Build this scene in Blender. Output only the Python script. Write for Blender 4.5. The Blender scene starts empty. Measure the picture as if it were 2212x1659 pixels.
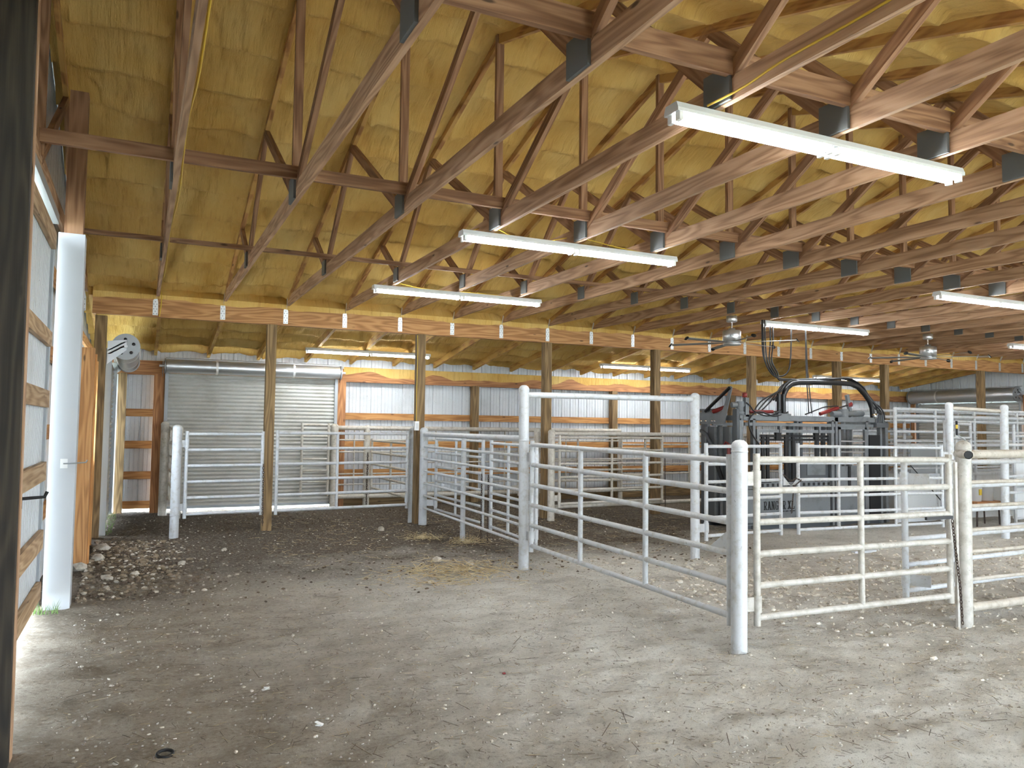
import bpy, math, random
from mathutils import Vector, Matrix, noise
import numpy as np
random.seed(7)
rng = np.random.default_rng(11)
S = bpy.context.scene
COL = S.collection
PI = math.pi
WLOC = {}

# ------------------------------------------------------------------ materials
def nt(name):
    m = bpy.data.materials.new(name); m.use_nodes = True
    t = m.node_tree; b = t.nodes['Principled BSDF']
    return m, t, b
def N(t, kind, **kw):
    n = t.nodes.new(kind)
    for k, v in kw.items():
        if k in n.inputs.keys() if hasattr(n.inputs, 'keys') else False: n.inputs[k].default_value = v
        else: setattr(n, k, v)
    return n
def lin(c):
    return tuple(((x/255)/12.92 if x/255 <= .04045 else ((x/255+.055)/1.055)**2.4) for x in c) + (1,)
def _unused(): pass
def plain(name, c, rough=.5, metal=0., spec=.5):
    m, t, b = nt(name)
    b.inputs['Base Color'].default_value = lin(c); b.inputs['Roughness'].default_value = rough
    b.inputs['Metallic'].default_value = metal
    if 'Specular IOR Level' in b.inputs: b.inputs['Specular IOR Level'].default_value = spec
    return m
def ramp(t, fac, stops):
    r = t.nodes.new('ShaderNodeValToRGB')
    e = r.color_ramp.elements
    while len(e) < len(stops): e.new(.5)
    for i, (p, c) in enumerate(stops):
        e[i].position = p; e[i].color = c
    t.links.new(fac, r.inputs[0]); return r.outputs[0]
def mix(t, fac, a, b, mode='MIX'):
    n = t.nodes.new('ShaderNodeMix'); n.data_type = 'RGBA'; n.blend_type = mode
    for sock, v in ((n.inputs[0], fac), (n.inputs[6], a), (n.inputs[7], b)):
        if hasattr(v, 'links') or isinstance(v, bpy.types.NodeSocket): t.links.new(v, sock)
        else: sock.default_value = v
    return n.outputs[2]
def math_(t, op, a, b=0.):
    n = t.nodes.new('ShaderNodeMath'); n.operation = op
    for sock, v in ((n.inputs[0], a), (n.inputs[1], b)):
        if isinstance(v, bpy.types.NodeSocket): t.links.new(v, sock)
        else: sock.default_value = v
    return n.outputs[0]
def mapped(t, src, scale, rand=False):
    mp = t.nodes.new('ShaderNodeMapping'); mp.inputs['Scale'].default_value = scale
    t.links.new(src, mp.inputs['Vector'])
    if rand:
        oi = t.nodes.new('ShaderNodeObjectInfo')
        mu = math_(t, 'MULTIPLY', oi.outputs['Random'], 91.)
        t.links.new(mu, mp.inputs['Location'])
    return mp.outputs[0]
def noise_(t, vec, scale=1., detail=4., rough=.55):
    n = t.nodes.new('ShaderNodeTexNoise'); n.inputs['Scale'].default_value = scale
    n.inputs['Detail'].default_value = detail; n.inputs['Roughness'].default_value = rough
    t.links.new(vec, n.inputs['Vector']); return n.outputs[0]
def bump(t, b, h, strength=.3, dist=.01):
    n = t.nodes.new('ShaderNodeBump'); n.inputs['Strength'].default_value = strength
    n.inputs['Distance'].default_value = dist
    t.links.new(h, n.inputs['Height']); t.links.new(n.outputs[0], b.inputs['Normal'])
def wood(name, light, mid, dark, rough=.75, foam=None):
    m, t, b = nt(name)
    tc = t.nodes.new('ShaderNodeTexCoord')
    uv = tc.outputs['UV']
    fld = noise_(t, mapped(t, uv, (.55, 5.5, 1), True), 1., 2., .45)
    rings = math_(t, 'ADD', math_(t, 'MULTIPLY', math_(t, 'SINE', math_(t, 'MULTIPLY', fld, 62.)), .5), .5)
    n1 = noise_(t, mapped(t, uv, (2.2, 70, 1), True), 1., 4.)
    n2 = noise_(t, mapped(t, uv, (.6, 2, 1), True), 1., 2.)
    f = math_(t, 'ADD', math_(t, 'MULTIPLY', rings, .40), math_(t, 'MULTIPLY', n1, .60))
    c = ramp(t, f, [(.18, lin(dark)), (.48, lin(mid)), (.78, lin(light))])
    c = mix(t, math_(t, 'MULTIPLY', n2, .45), c, lin(mid))
    vo = t.nodes.new('ShaderNodeTexVoronoi'); vo.inputs['Scale'].default_value = 1.
    t.links.new(mapped(t, uv, (1.9, 6.5, 1), True), vo.inputs['Vector'])
    k = ramp(t, vo.outputs['Distance'], [(.045, (1, 1, 1, 1)), (.095, (0, 0, 0, 1))])
    c = mix(t, math_(t, 'MULTIPLY', k, .8), c, lin(tuple(x*.42 for x in dark)))
    if foam:
        g = noise_(t, mapped(t, tc.outputs['Object'], (4, 2, 9)), 1., 3.)
        fm = ramp(t, g, [(.42, (0, 0, 0, 1)), (.55, (1, 1, 1, 1))])
        c = mix(t, fm, c, lin(foam))
    oi = t.nodes.new('ShaderNodeObjectInfo')
    hs = t.nodes.new('ShaderNodeHueSaturation')
    t.links.new(c, hs.inputs['Color'])
    t.links.new(math_(t, 'ADD', math_(t, 'MULTIPLY', oi.outputs['Random'], .22), .89), hs.inputs['Value'])
    t.links.new(hs.outputs[0], b.inputs['Base Color'])
    b.inputs['Roughness'].default_value = rough
    bump(t, b, n1, .25, .004)
    return m
def paint(name, clean, dirt, lo=.5, hi=.72, rough=.45, scale=7.):
    m, t, b = nt(name)
    tc = t.nodes.new('ShaderNodeTexCoord')
    n1 = noise_(t, mapped(t, tc.outputs['Object'], (scale, scale, scale), True), 1., 6., .65)
    n2 = noise_(t, mapped(t, tc.outputs['Object'], (60, 60, 60), True), 1., 3.)
    f = ramp(t, n1, [(lo, (0, 0, 0, 1)), (hi, (1, 1, 1, 1))])
    c = mix(t, f, lin(clean), lin(dirt))
    s = ramp(t, n2, [(.66, (0, 0, 0, 1)), (.72, (1, 1, 1, 1))])
    c = mix(t, math_(t, 'MULTIPLY', s, .6), c, lin(tuple(x*.6 for x in dirt)))
    t.links.new(c, b.inputs['Base Color']); b.inputs['Roughness'].default_value = rough
    bump(t, b, n1, .15, .003)
    return m
def emit(name, c, strength):
    m, t, b = nt(name)
    b.inputs['Base Color'].default_value = (.9, .9, .9, 1)
    b.inputs['Emission Color'].default_value = c; b.inputs['Emission Strength'].default_value = strength
    return m

M = {}
M['truss'] = wood('truss_pine', (192, 158, 126), (170, 134, 102), (126, 92, 66))
M['web'] = wood('web_pine', (172, 134, 102), (146, 108, 78), (106, 72, 50))
M['beam'] = wood('header_pine', (202, 156, 104), (180, 130, 80), (134, 90, 52))
M['girt'] = wood('girt_pine', (206, 158, 100), (186, 132, 76), (140, 90, 50))
M['slat'] = wood('door_rail_pine', (196, 170, 136), (172, 142, 106), (128, 98, 68))
M['post'] = wood('treated_post', (150, 124, 86), (120, 96, 62), (78, 60, 38))
M['darkpost'] = wood('dark_post', (66, 58, 46), (46, 40, 32), (26, 22, 18))
M['rafter'] = wood('foamed_rafter', (214, 168, 100), (192, 146, 82), (150, 106, 56), foam=(212, 176, 98))
M['topchord'] = wood('foamed_chord', (188, 140, 84), (160, 112, 62), (120, 80, 44), foam=(190, 148, 82))
M['backbeam'] = wood('back_beam', (184, 134, 88), (158, 108, 68), (116, 74, 44))
M['pipe'] = paint('white_pipe', (192, 195, 198), (162, 158, 148), .5, .78, scale=14.)
M['pipewarm'] = paint('chalky_white_pipe', (180, 176, 168), (150, 144, 132), .44, .7, scale=14.)
M['rubble'] = paint('brown_rubble', (140, 126, 106), (86, 73, 60), .4, .6, .9, 4.)
M['pipedirty'] = paint('dirty_white_pipe', (176, 169, 157), (146, 137, 122), .42, .7, scale=14.)
M['pipeback'] = paint('cream_pipe', (196, 191, 180), (156, 147, 131), .46, .74, scale=14.)
M['sheet'] = paint('white_sheet', (216, 218, 218), (186, 184, 178), .5, .8, .5, 2.)
M['galv'] = plain('galvanised_steel', (200, 203, 206), .36, .75)
M['galvdull'] = plain('dull_galvanised', (158, 162, 164), .5, .6)
M['plate'] = plain('gusset_steel', (104, 107, 107), .65, .2)
M['strap'] = plain('strap_steel', (214, 216, 216), .4, .5)
M['siding'] = paint('white_siding', (206, 210, 214), (180, 182, 184), .5, .85, .45, 1.5)
M['curtain'] = paint('door_curtain', (196, 196, 190), (170, 168, 158), .45, .8, .45, 2.)
M['jamb'] = plain('white_jamb', (188, 191, 194), .55)
M['chute'] = paint('chute_grey', (110, 114, 117), (84, 86, 88), .5, .75, .5, 5.)
M['chutedark'] = plain('chute_dark_grey', (74, 78, 82), .5)
M['black'] = plain('black_steel', (20, 20, 22), .38)
M['rubber'] = plain('black_rubber', (16, 16, 18), .6)
M['hose'] = plain('hydraulic_hose', (28, 28, 30), .35)
M['red'] = plain('red_cylinder', (116, 28, 26), .4)
M['chrome'] = plain('chrome', (220, 222, 224), .18, 1.)
M['brushed'] = plain('brushed_nickel', (206, 208, 210), .33, .85)
M['blade'] = plain('fan_blade', (138, 136, 130), .4, .3)
M['white'] = plain('white_plastic', (232, 232, 230), .4)
M['fixture'] = plain('fixture_enamel', (206, 208, 208), .45)
M['yellow'] = plain('yellow_cable', (206, 172, 52), .5)
M['rust'] = paint('rusty_iron', (74, 58, 48), (44, 34, 30), .4, .7, .7, 30.)
M['ink'] = plain('black_lettering', (18, 18, 18), .6)
M['blue'] = plain('blue_plastic', (30, 50, 140), .5)
M['straw'] = paint('straw', (204, 188, 150), (160, 138, 98), .4, .6, .9, 9.)
M['chip'] = paint('bark_chip', (104, 90, 72), (66, 54, 42), .4, .6, .9, 5.)
M['crumb'] = paint('dirt_crumb', (176, 170, 160), (128, 119, 107), .4, .6, .95, 3.)
M['grass'] = plain('grass_blades', (104, 132, 70), .8)
M['tube'] = emit('lit_tube', (.93, .975, 1, 1), 62.)

def foam_mat():
    m, t, b = nt('spray_foam')
    tc = t.nodes.new('ShaderNodeTexCoord'); o = tc.outputs['Object']
    n1 = noise_(t, mapped(t, o, (1.6, .9, 1)), 1., 4.)
    n2 = noise_(t, mapped(t, o, (16, 2.2, 2)), 1., 5., .6)
    n3 = noise_(t, mapped(t, o, (70, 70, 70)), 1., 3.)
    c = ramp(t, n1, [(.3, lin((195, 153, 78))), (.5, lin((209, 172, 99))), (.72, lin((221, 191, 121)))])
    st = ramp(t, n2, [(.34, (1, 1, 1, 1)), (.44, (0, 0, 0, 1))])
    c = mix(t, math_(t, 'MULTIPLY', st, .35), c, lin((168, 126, 66)))
    t.links.new(c, b.inputs['Base Color']); b.inputs['Roughness'].default_value = .8; b.inputs['Specular IOR Level'].default_value = .2
    h = math_(t, 'ADD', math_(t, 'MULTIPLY', n2, 1.), math_(t, 'MULTIPLY', n3, .12))
    bump(t, b, h, .7, .05)
    return m
M['foam'] = foam_mat()

def dirt_mat():
    m, t, b = nt('barn_dirt')
    tc = t.nodes.new('ShaderNodeTexCoord'); o = tc.outputs['Object']
    big = noise_(t, mapped(t, o, (.5, .5, .5)), 1., 4.)
    mid = noise_(t, mapped(t, o, (2.4, 3.4, 2)), 1., 6., .65)
    fine = noise_(t, mapped(t, o, (30, 40, 30)), 1., 9., .78)
    grit = noise_(t, mapped(t, o, (150, 170, 150)), 1., 4., .7)
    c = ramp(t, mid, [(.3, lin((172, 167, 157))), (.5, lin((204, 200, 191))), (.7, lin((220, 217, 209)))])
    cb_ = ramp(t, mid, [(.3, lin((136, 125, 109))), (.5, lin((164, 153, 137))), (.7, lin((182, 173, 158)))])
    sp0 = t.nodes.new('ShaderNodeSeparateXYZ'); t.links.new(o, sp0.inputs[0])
    pool_x = math_(t, 'ADD', sp0.outputs['X'], math_(t, 'MULTIPLY', math_(t, 'SUBTRACT', big, .5), 3.))
    pool_range = t.nodes.new('ShaderNodeMapRange'); pool_range.inputs[1].default_value = .2; pool_range.inputs[2].default_value = 2.6
    t.links.new(pool_x, pool_range.inputs[0])
    c = mix(t, pool_range.outputs[0], cb_, c)                                      # paler toward the pens: light pool painted into the dirt colour
    # manure-dark soil toward the back and the left wall, with an irregular edge
    sx = t.nodes.new('ShaderNodeSeparateXYZ'); t.links.new(o, sx.inputs[0])
    a = math_(t, 'SUBTRACT', sx.outputs['Y'], math_(t, 'MULTIPLY', sx.outputs['X'], .12))
    a = math_(t, 'ADD', a, math_(t, 'MULTIPLY', math_(t, 'SUBTRACT', big, .5), 5.))
    a = math_(t, 'ADD', a, math_(t, 'MULTIPLY', math_(t, 'SUBTRACT', mid, .5), 2.5))
    mr = t.nodes.new('ShaderNodeMapRange'); mr.inputs[1].default_value = 7.1; mr.inputs[2].default_value = 9.4
    t.links.new(a, mr.inputs[0])
    brown = ramp(t, fine, [(.3, lin((56, 48, 41))), (.52, lin((90, 80, 68))), (.68, lin((138, 127, 111)))])
    c = mix(t, mr.outputs[0], c, brown)
    sp = ramp(t, fine, [(.38, (1, 1, 1, 1)), (.46, (0, 0, 0, 1))])
    c = mix(t, math_(t, 'MULTIPLY', sp, .6), c, lin((92, 85, 76)))
    lt = ramp(t, fine, [(.54, (0, 0, 0, 1)), (.62, (1, 1, 1, 1))])
    c = mix(t, math_(t, 'MULTIPLY', lt, .45), c, lin((206, 200, 188)))
    t.links.new(c, b.inputs['Base Color']); b.inputs['Roughness'].default_value = .95
    b.inputs['Specular IOR Level'].default_value = .15
    g2 = ramp(t, grit, [(.36, (1, 1, 1, 1)), (.46, (0, 0, 0, 1))])
    c = mix(t, math_(t, 'MULTIPLY', g2, .5), c, lin((116, 109, 100)))
    t.links.new(c, b.inputs['Base Color'])
    bump(t, b, math_(t, 'ADD', math_(t, 'ADD', fine, math_(t, 'MULTIPLY', grit, .25)), math_(t, 'MULTIPLY', mid, 1.2)), .85, .025)
    return m
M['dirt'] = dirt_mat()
def stone_mat():
    m, t, b = nt('limestone')
    oi = t.nodes.new('ShaderNodeTexCoord')
    n = noise_(t, mapped(t, oi.outputs['Object'], (9, 9, 9)), 1., 3.)
    c = ramp(t, n, [(.3, lin((136, 128, 115))), (.5, lin((182, 174, 160))), (.7, lin((216, 210, 197)))])
    t.links.new(c, b.inputs['Base Color']); b.inputs['Roughness'].default_value = .9
    return m
M['stone'] = stone_mat()
def out_mat():
    m, t, b = nt('outdoor_gravel')
    tc = t.nodes.new('ShaderNodeTexCoord')
    n = noise_(t, mapped(t, tc.outputs['Object'], (3, 3, 3)), 1., 6.)
    c = ramp(t, n, [(.35, lin((150, 160, 120))), (.5, lin((200, 200, 190))), (.65, lin((220, 222, 220)))])
    t.links.new(c, b.inputs['Base Color']); b.inputs['Roughness'].default_value = .95
    return m
M['outside'] = out_mat()

# ------------------------------------------------------------------ mesh builder
def frame(d, up=None):
    d = Vector(d).normalized()
    u = Vector(up) if up is not None else (Vector((0, 0, 1)) if abs(d.z) < .95 else Vector((0, 1, 0)))
    s = d.cross(u).normalized(); u = s.cross(d).normalized()
    return d, s, u
class MB:
    def __init__(self): self.v = []; self.f = []; self.uv = []; self.sm = []
    def face(self, idx, uv=None, smooth=False):
        self.f.append(idx); self.uv.append(uv or [(0, 0)]*len(idx)); self.sm.append(smooth)
    def beam(self, p0, p1, w, h, up=None):
        """box from p0 to p1: w across, h along up; UV u runs along the length"""
        p0 = Vector(p0); p1 = Vector(p1); d, s, u = frame(p1-p0, up); L = (p1-p0).length
        b = len(self.v)
        for p in (p0, p1):
            for a, c in ((-1, -1), (1, -1), (1, 1), (-1, 1)):
                self.v.append(p+s*(a*w/2)+u*(c*h/2))
        off = 0.
        for i, ww in enumerate((w, h, w, h)):
            j = (i+1) % 4
            self.face([b+i, b+j, b+4+j, b+4+i], [(0, off), (0, off+ww), (L, off+ww), (L, off)]); off += ww+.37
        self.face([b+3, b+2, b+1, b], [(0, 0), (.0, w), (.05, w), (.05, 0)]); self.face([b+4, b+5, b+6, b+7], [(0, 0), (0, w), (.05, w), (.05, 0)])
        return self
    def box(self, x0, x1, y0, y1, z0, z1):
        dx, dy, dz = abs(x1-x0), abs(y1-y0), abs(z1-z0)
        cx, cy, cz = (x0+x1)/2, (y0+y1)/2, (z0+z1)/2
        if dx >= dy and dx >= dz: return self.beam((x0, cy, cz), (x1, cy, cz), dy, dz)
        if dy >= dz: return self.beam((cx, y0, cz), (cx, y1, cz), dx, dz)
        return self.beam((cx, cy, z0), (cx, cy, z1), dx, dy, (0, 1, 0))
    def tube(self, p0, p1, r, n=12, r1=None, caps=True):
        return self.path([p0, p1], r, n, r1, caps)
    def path(self, pts, r, n=10, r1=None, caps=True):
        pts = [Vector(p) for p in pts]; K = len(pts); rings = []
        d, s, u = frame(pts[1]-pts[0])
        for i, p in enumerate(pts):
            if i == 0: t = pts[1]-pts[0]
            elif i == K-1: t = pts[-1]-pts[-2]
            else: t = (pts[i+1]-pts[i]).normalized()+(pts[i]-pts[i-1]).normalized()
            t.normalize()
            s = (s-t*s.dot(t)).normalized(); u = t.cross(s)
            rr = r if r1 is None else r+(r1-r)*i/(K-1)
            rings.append([p+(s*math.cos(2*PI*k/n)+u*math.sin(2*PI*k/n))*rr for k in range(n)])
        b = len(self.v)
        for R_ in rings: self.v += R_
        for i in range(K-1):
            for k in range(n):
                a = b+i*n+k; c = b+i*n+(k+1) % n
                self.face([a, c, c+n, a+n], None, True)
        if caps:
            for i, rev in ((0, True), (K-1, False)):
                b2 = len(self.v); self.v += [Vector(q) for q in rings[i]]
                idx = list(range(b2, b2+n)); self.face(idx[::-1] if rev else idx)
        return self
    def lathe(self, prof, c, n=20, axis=(0, 0, 1)):
        d, s, u = frame(axis); c = Vector(c); b = len(self.v)
        for r, h in prof:
            for k in range(n): self.v.append(c+d*h+(s*math.cos(2*PI*k/n)+u*math.sin(2*PI*k/n))*max(r, 1e-4))
        for i in range(len(prof)-1):
            for k in range(n):
                a = b+i*n+k; e = b+i*n+(k+1) % n
                self.face([a, e, e+n, a+n], None, True)
        return self
    def prism(self, pts, ext):
        """polygon pts (3D) extruded by vector ext"""
        n = len(pts); b = len(self.v); e = Vector(ext)
        self.v += [Vector(p) for p in pts]+[Vector(p)+e for p in pts]
        self.face(list(range(b+n-1, b-1, -1))); self.face(list(range(b+n, b+2*n)))
        for i in range(n):
            j = (i+1) % n; self.face([b+i, b+j, b+n+j, b+n+i])
        return self
    def strip(self, A, B, smooth=True):
        """ruled strip between two rows of points"""
        b = len(self.v); n = len(A); self.v += [Vector(p) for p in A]+[Vector(p) for p in B]
        for i in range(n-1): self.face([b+i, b+i+1, b+n+i+1, b+n+i], [(0, 0)]*4, smooth)
        return self
    def build(self, name, mat, parent=None, origin=None):
        me = bpy.data.meshes.new(name)
        o = bpy.data.objects.new(name, me); COL.objects.link(o)
        off = Vector((0, 0, 0))
        if parent is not None:
            o.parent = parent; off = WLOC.get(parent.name, Vector())
            if origin is not None:
                o.location = Vector(origin)-off; off = Vector(origin)
        elif origin is not None:
            o.location = origin; off = Vector(origin)
        WLOC[o.name] = off
        me.from_pydata([tuple(p-off) for p in self.v], [], self.f)
        uvl = me.uv_layers.new(name='UVMap')
        flat = [c for fu in self.uv for q in fu for c in q]
        uvl.data.foreach_set('uv', flat)
        me.polygons.foreach_set('use_smooth', self.sm)
        me.materials.append(M[mat] if isinstance(mat, str) else mat)
        me.validate(); me.update()
        return o
def tag(o, label=None, cat=None, group=None, kind=None):
    if label: o['label'] = label
    if cat: o['category'] = cat
    if group: o['group'] = group
    if kind: o['kind'] = kind
    return o
def thing(name, label, cat, loc, group=None, kind=None):
    o = bpy.data.objects.new(name, None); COL.objects.link(o)
    o.empty_display_size = .1; o.location = loc
    WLOC[o.name] = Vector(loc)
    return tag(o, label, cat, group, kind)
def kids(o): return list(o.children)
def copy_tree(o, loc, label=None, group=None):
    r = o.copy(); COL.objects.link(r); r.location = loc; WLOC[r.name] = Vector(loc)
    if label: r['label'] = label
    for ch in kids(o):
        c = ch.copy(); COL.objects.link(c); c.parent = r
        for g in kids(ch):
            d = g.copy(); COL.objects.link(d); d.parent = c
    return r
ORD = ['first', 'second', 'third', 'fourth', 'fifth', 'sixth', 'seventh', 'eighth', 'ninth', 'tenth', 'eleventh', 'twelfth', 'thirteenth',
       'fourteenth', 'fifteenth', 'sixteenth', 'seventeenth', 'eighteenth', 'nineteenth', 'twentieth', 'twenty-first', 'twenty-second',
       'twenty-third', 'twenty-fourth', 'twenty-fifth']

# ------------------------------------------------------------------ dimensions
XL, XR = -.84, 20.90          # siding planes of the end walls
YF, YB = -3.0, 16.02          # front and back walls
YH, YM = 12.30, 6.50          # rear header, ridge
SP, X0 = .9144, -.725
ZC = 3.425                     # underside of the bottom chords
def roofz(y):                 # inner face of the foam
    d = abs(y-YM)
    if d <= YH-YM: return 3.58+.30*(YH-YM-d)
    return 3.58-.152*(d-(YH-YM))
def chordz(y): return roofz(y)-.135

# ------------------------------------------------------------------ floor and outside
def grid(name, xs, ys, fz, mat):
    nx, ny = len(xs), len(ys)
    me = bpy.data.meshes.new(name)
    Xg, Yg = np.meshgrid(xs, ys, indexing='ij')
    Zg = fz(Xg, Yg)
    co = np.stack([Xg, Yg, Zg], -1).reshape(-1, 3).astype(np.float32)
    i, j = np.meshgrid(np.arange(nx-1), np.arange(ny-1), indexing='ij')
    a = (i*ny+j).ravel(); q = np.stack([a, a+ny, a+ny+1, a+1], -1).astype(np.int32)
    me.vertices.add(len(co)); me.vertices.foreach_set('co', co.ravel())
    me.loops.add(q.size); me.loops.foreach_set('vertex_index', q.ravel())
    me.polygons.add(len(q)); me.polygons.foreach_set('loop_start', np.arange(0, q.size, 4, dtype=np.int32))
    me.polygons.foreach_set('loop_total', np.full(len(q), 4, dtype=np.int32))
    me.polygons.foreach_set('use_smooth', np.ones(len(q), dtype=bool))
    me.update(calc_edges=True); me.validate()
    me.materials.append(M[mat])
    o = bpy.data.objects.new(name, me); COL.objects.link(o); return o
def vnoise(x, y, seed=0):
    def h(ix, iy):
        n = np.sin(ix*127.1+iy*311.7+seed*74.7)*43758.5453
        return n-np.floor(n)
    ix, iy = np.floor(x), np.floor(y); fx, fy = x-ix, y-iy
    fx = fx*fx*(3-2*fx); fy = fy*fy*(3-2*fy)
    return (h(ix, iy)*(1-fx)+h(ix+1, iy)*fx)*(1-fy)+(h(ix, iy+1)*(1-fx)+h(ix+1, iy+1)*fx)*fy
def floorz(x, y):
    z = (vnoise(x*.9, y*.9, 1)-.5)*.035+(vnoise(x*3.1, y*4.2, 2)-.5)*.022
    z += (vnoise(x*7, y*9, 3)-.5)*.020+(vnoise(x*19, y*22, 4)-.5)*.011
    z += .04*np.exp(-((x+.3)/.5)**2-((y-10.)/1.2)**2)                     # rubble bank by the left wall
    t = np.clip((y-13.2)/2.2, 0, 1); z -= .05*t*t*(3-2*t)
    z -= .035*np.exp(-((x-2.2)/.9)**2-((y-7.6)/.5)**2)                     # worn hollow
    return z
def fz1(x, y): return float(floorz(np.array([x]), np.array([y]))[0])
xs = np.concatenate([np.arange(-.9, 7, .035), np.arange(7, XR+.1, .08)])
ys = np.concatenate([np.arange(YF, 2, .08), np.arange(2, 9, .03), np.arange(9, YB+.1, .05)])
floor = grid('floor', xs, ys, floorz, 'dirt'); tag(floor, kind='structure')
g = MB(); g.box(-40, 60, -45, 60, -.22, -.12); tag(g.build('ground', 'outside'), kind='structure')

# ------------------------------------------------------------------ foam ceiling
def foamz(x, y):
    d = np.abs(y-YM); main = d <= YH-YM
    base = np.where(main, 3.58+.30*(YH-YM-d), 3.58-.152*(d-(YH-YM)))
    xo = np.where(main, X0, X0+.05); k = np.round((x-xo)/SP); dx = x-(xo+k*SP)
    s = d*1.054
    cell = np.floor((x-X0)/SP)
    wob = (vnoise(x*1.7, s*1.1, 21)-.5)*.13+(vnoise(x*7, s*2, 22)-.5)*.04
    ph = (s+wob)/.61; pf = ph-np.floor(ph)
    band = np.exp(-((pf-.5)/.13)**2)                                       # foam rides down over each purlin
    saw = np.where(pf < .5, np.exp(-((pf-.5)/.20)**2), np.exp(-((pf-.5)/.055)**2))
    low = .45+1.*vnoise(cell*3.7, np.floor(ph)*2.3, 5)
    edge = np.exp(-(dx/.10)**2); flat = 1-.9*np.exp(-(dx/.075)**4)
    crack = vnoise(x*10+2.5*vnoise(x*2, s*2, 8), s*1.2+cell*5+np.floor(ph)*3.1, 6)
    crack = np.clip((crack-.72)*5, 0, 1)*(1-band)
    z = base-.055*edge+flat*(-.085*saw*low-.05*(vnoise(x*2.6, s*2.4, 7)-.5)-.02*vnoise(x*11, s*9, 9)+.035*crack+.02)
    return z
xs = np.concatenate([np.arange(XL+.02, 8, .028), np.arange(8, XR, .06)])
ys = np.unique(np.concatenate([np.arange(YF+.02, 1, .12), np.arange(1, YB, .038), [YM, YH, 2*YM-YH]]))
ceil_ = grid('ceiling', xs, ys, foamz, 'foam'); tag(ceil_, kind='structure')
# tin roof above the foam keeps daylight out
r = MB()
ysr = [YF-.3, 2*YM-YH, YM, YH, YB+.3]
for a, b_ in zip(ysr[:-1], ysr[1:]):
    za, zb = roofz(a)+.14, roofz(b_)+.14
    r.prism([(XL-.4, a, za), (XL-.4, b_, zb), (XL-.4, b_, zb+.03), (XL-.4, a, za+.03)], (XR-XL+.8, 0, 0))
tag(r.build('roof', 'galvdull'), kind='structure')

# ------------------------------------------------------------------ siding walls
PROF = [(0, 0), (.004, .022), (.028, .022), (.032, 0), (.085, 0), (.088, .006), (.100, .006), (.103, 0), (.155, 0), (.158, .006), (.170, .006), (.173, 0)]
PITCH = .2286
def siding(mb, axis, pos, u0, u1, z0, z1, sgn=1):
    """ribbed sheet in plane axis=pos, running u0..u1; z1 may be a function of u"""
    us = []
    k = math.floor(u0/PITCH)
    while k*PITCH < u1:
        for du, dd in PROF:
            u = k*PITCH+du
            if u0 < u < u1: us.append((u, dd))
        k += 1
    us = [(u0, 0)]+us+[(u1, 0)]
    top = z1 if callable(z1) else (lambda u: z1)
    bot = z0 if callable(z0) else (lambda u: z0)
    def P(u, d, z): return (pos-sgn*d, u, z) if axis == 'x' else (u, pos+sgn*d, z)
    mb.strip([P(u, d, bot(u)) for u, d in us], [P(u, d, top(u)) for u, d in us], False)
    # outer skin so that the wall has a thickness
    mb.strip([P(u, .04, bot(u)) for u in (u0, u1)], [P(u, .04, top(u)) for u in (u0, u1)], False)

def rz(u): return roofz(u)+.1
# left end wall
w = MB()
siding(w, 'x', XL, YF, 4.5, 0, rz); siding(w, 'x', XL, 4.5, 7.72, 3.34, rz)
siding(w, 'x', XL, 7.72, 9.9, 0, rz)
siding(w, 'x', XL, 9.9, 11.62, 0, 1.12); siding(w, 'x', XL, 9.9, 11.62, 2.08, rz)
siding(w, 'x', XL, 11.62, 12.5, 0, rz); siding(w, 'x', XL, 12.5, 15.55, 2.45, rz); siding(w, 'x', XL, 15.55, YB, 0, rz)
wl = w.build('wall_left', 'siding'); tag(wl, kind='structure')
for (y0, y1, z) in ((7.96, 9.7, .75), (7.96, 9.7, 1.5), (7.96, 9.7, 2.25), (7.96, 12.2, 3.0), (4.3, 7.7, 3.46), (-2, 4.1, 1.2), (-2, 4.1, 2.3), (12.4, 15.7, 2.85)):
    MB().box(XL+.03, XL+.068, y0, y1, z-.07, z+.07).build('girt', 'girt', wl)
for (y, z1) in ((12.37, 3.1), (15.82, 2.5)):
    MB().box(-.60 if y < 13 else -.36, -.45 if y < 13 else -.22, y-.07, y+.07, -.08, z1).build('post', 'post', wl)
for y in (5.15, 5.45):
    MB().box(XL+.05, XL+.10, y-.06, y+.06, 3.65, roofz(y)-.1).build('gable_stud', 'web', wl)
# back wall
w = MB()
siding(w, 'y', YB, XL, .36, .04, roofz(YB)+.1); siding(w, 'y', YB, .36, 3.62, 2.55, roofz(YB)+.1); siding(w, 'y', YB, 3.62, XR, -.1, roofz(YB)+.1)
wb = w.build('wall_back', 'siding'); tag(wb, kind='structure')
for z in (1.79, 1.21, .63):
    MB().box(3.72, XR-.1, YB-.075, YB-.037, z-.07, z+.07).build('girt', 'girt', wb)
for z in (1.79, 1.20, .64, .10):
    MB().box(-.22, .30, YB-.075, YB-.037, z-.07, z+.07).build('girt', 'girt', wb)
MB().box(3.72, XR-.1, YB-.075, YB-.037, -.06, .20).build('skirt_board', 'post', wb)
for x in (6.66, 10.27, 13.9, 17.5):
    MB().box(x-.075, x+.075, YB-.23, YB-.08, -.08, 2.5).build('post', 'post', wb)
for x in (.33, 3.66):
    MB().box(x-.10, x+.10, YB-.34, YB-.08, -.08, 2.5).build('door_jamb', 'backbeam', wb)
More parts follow.
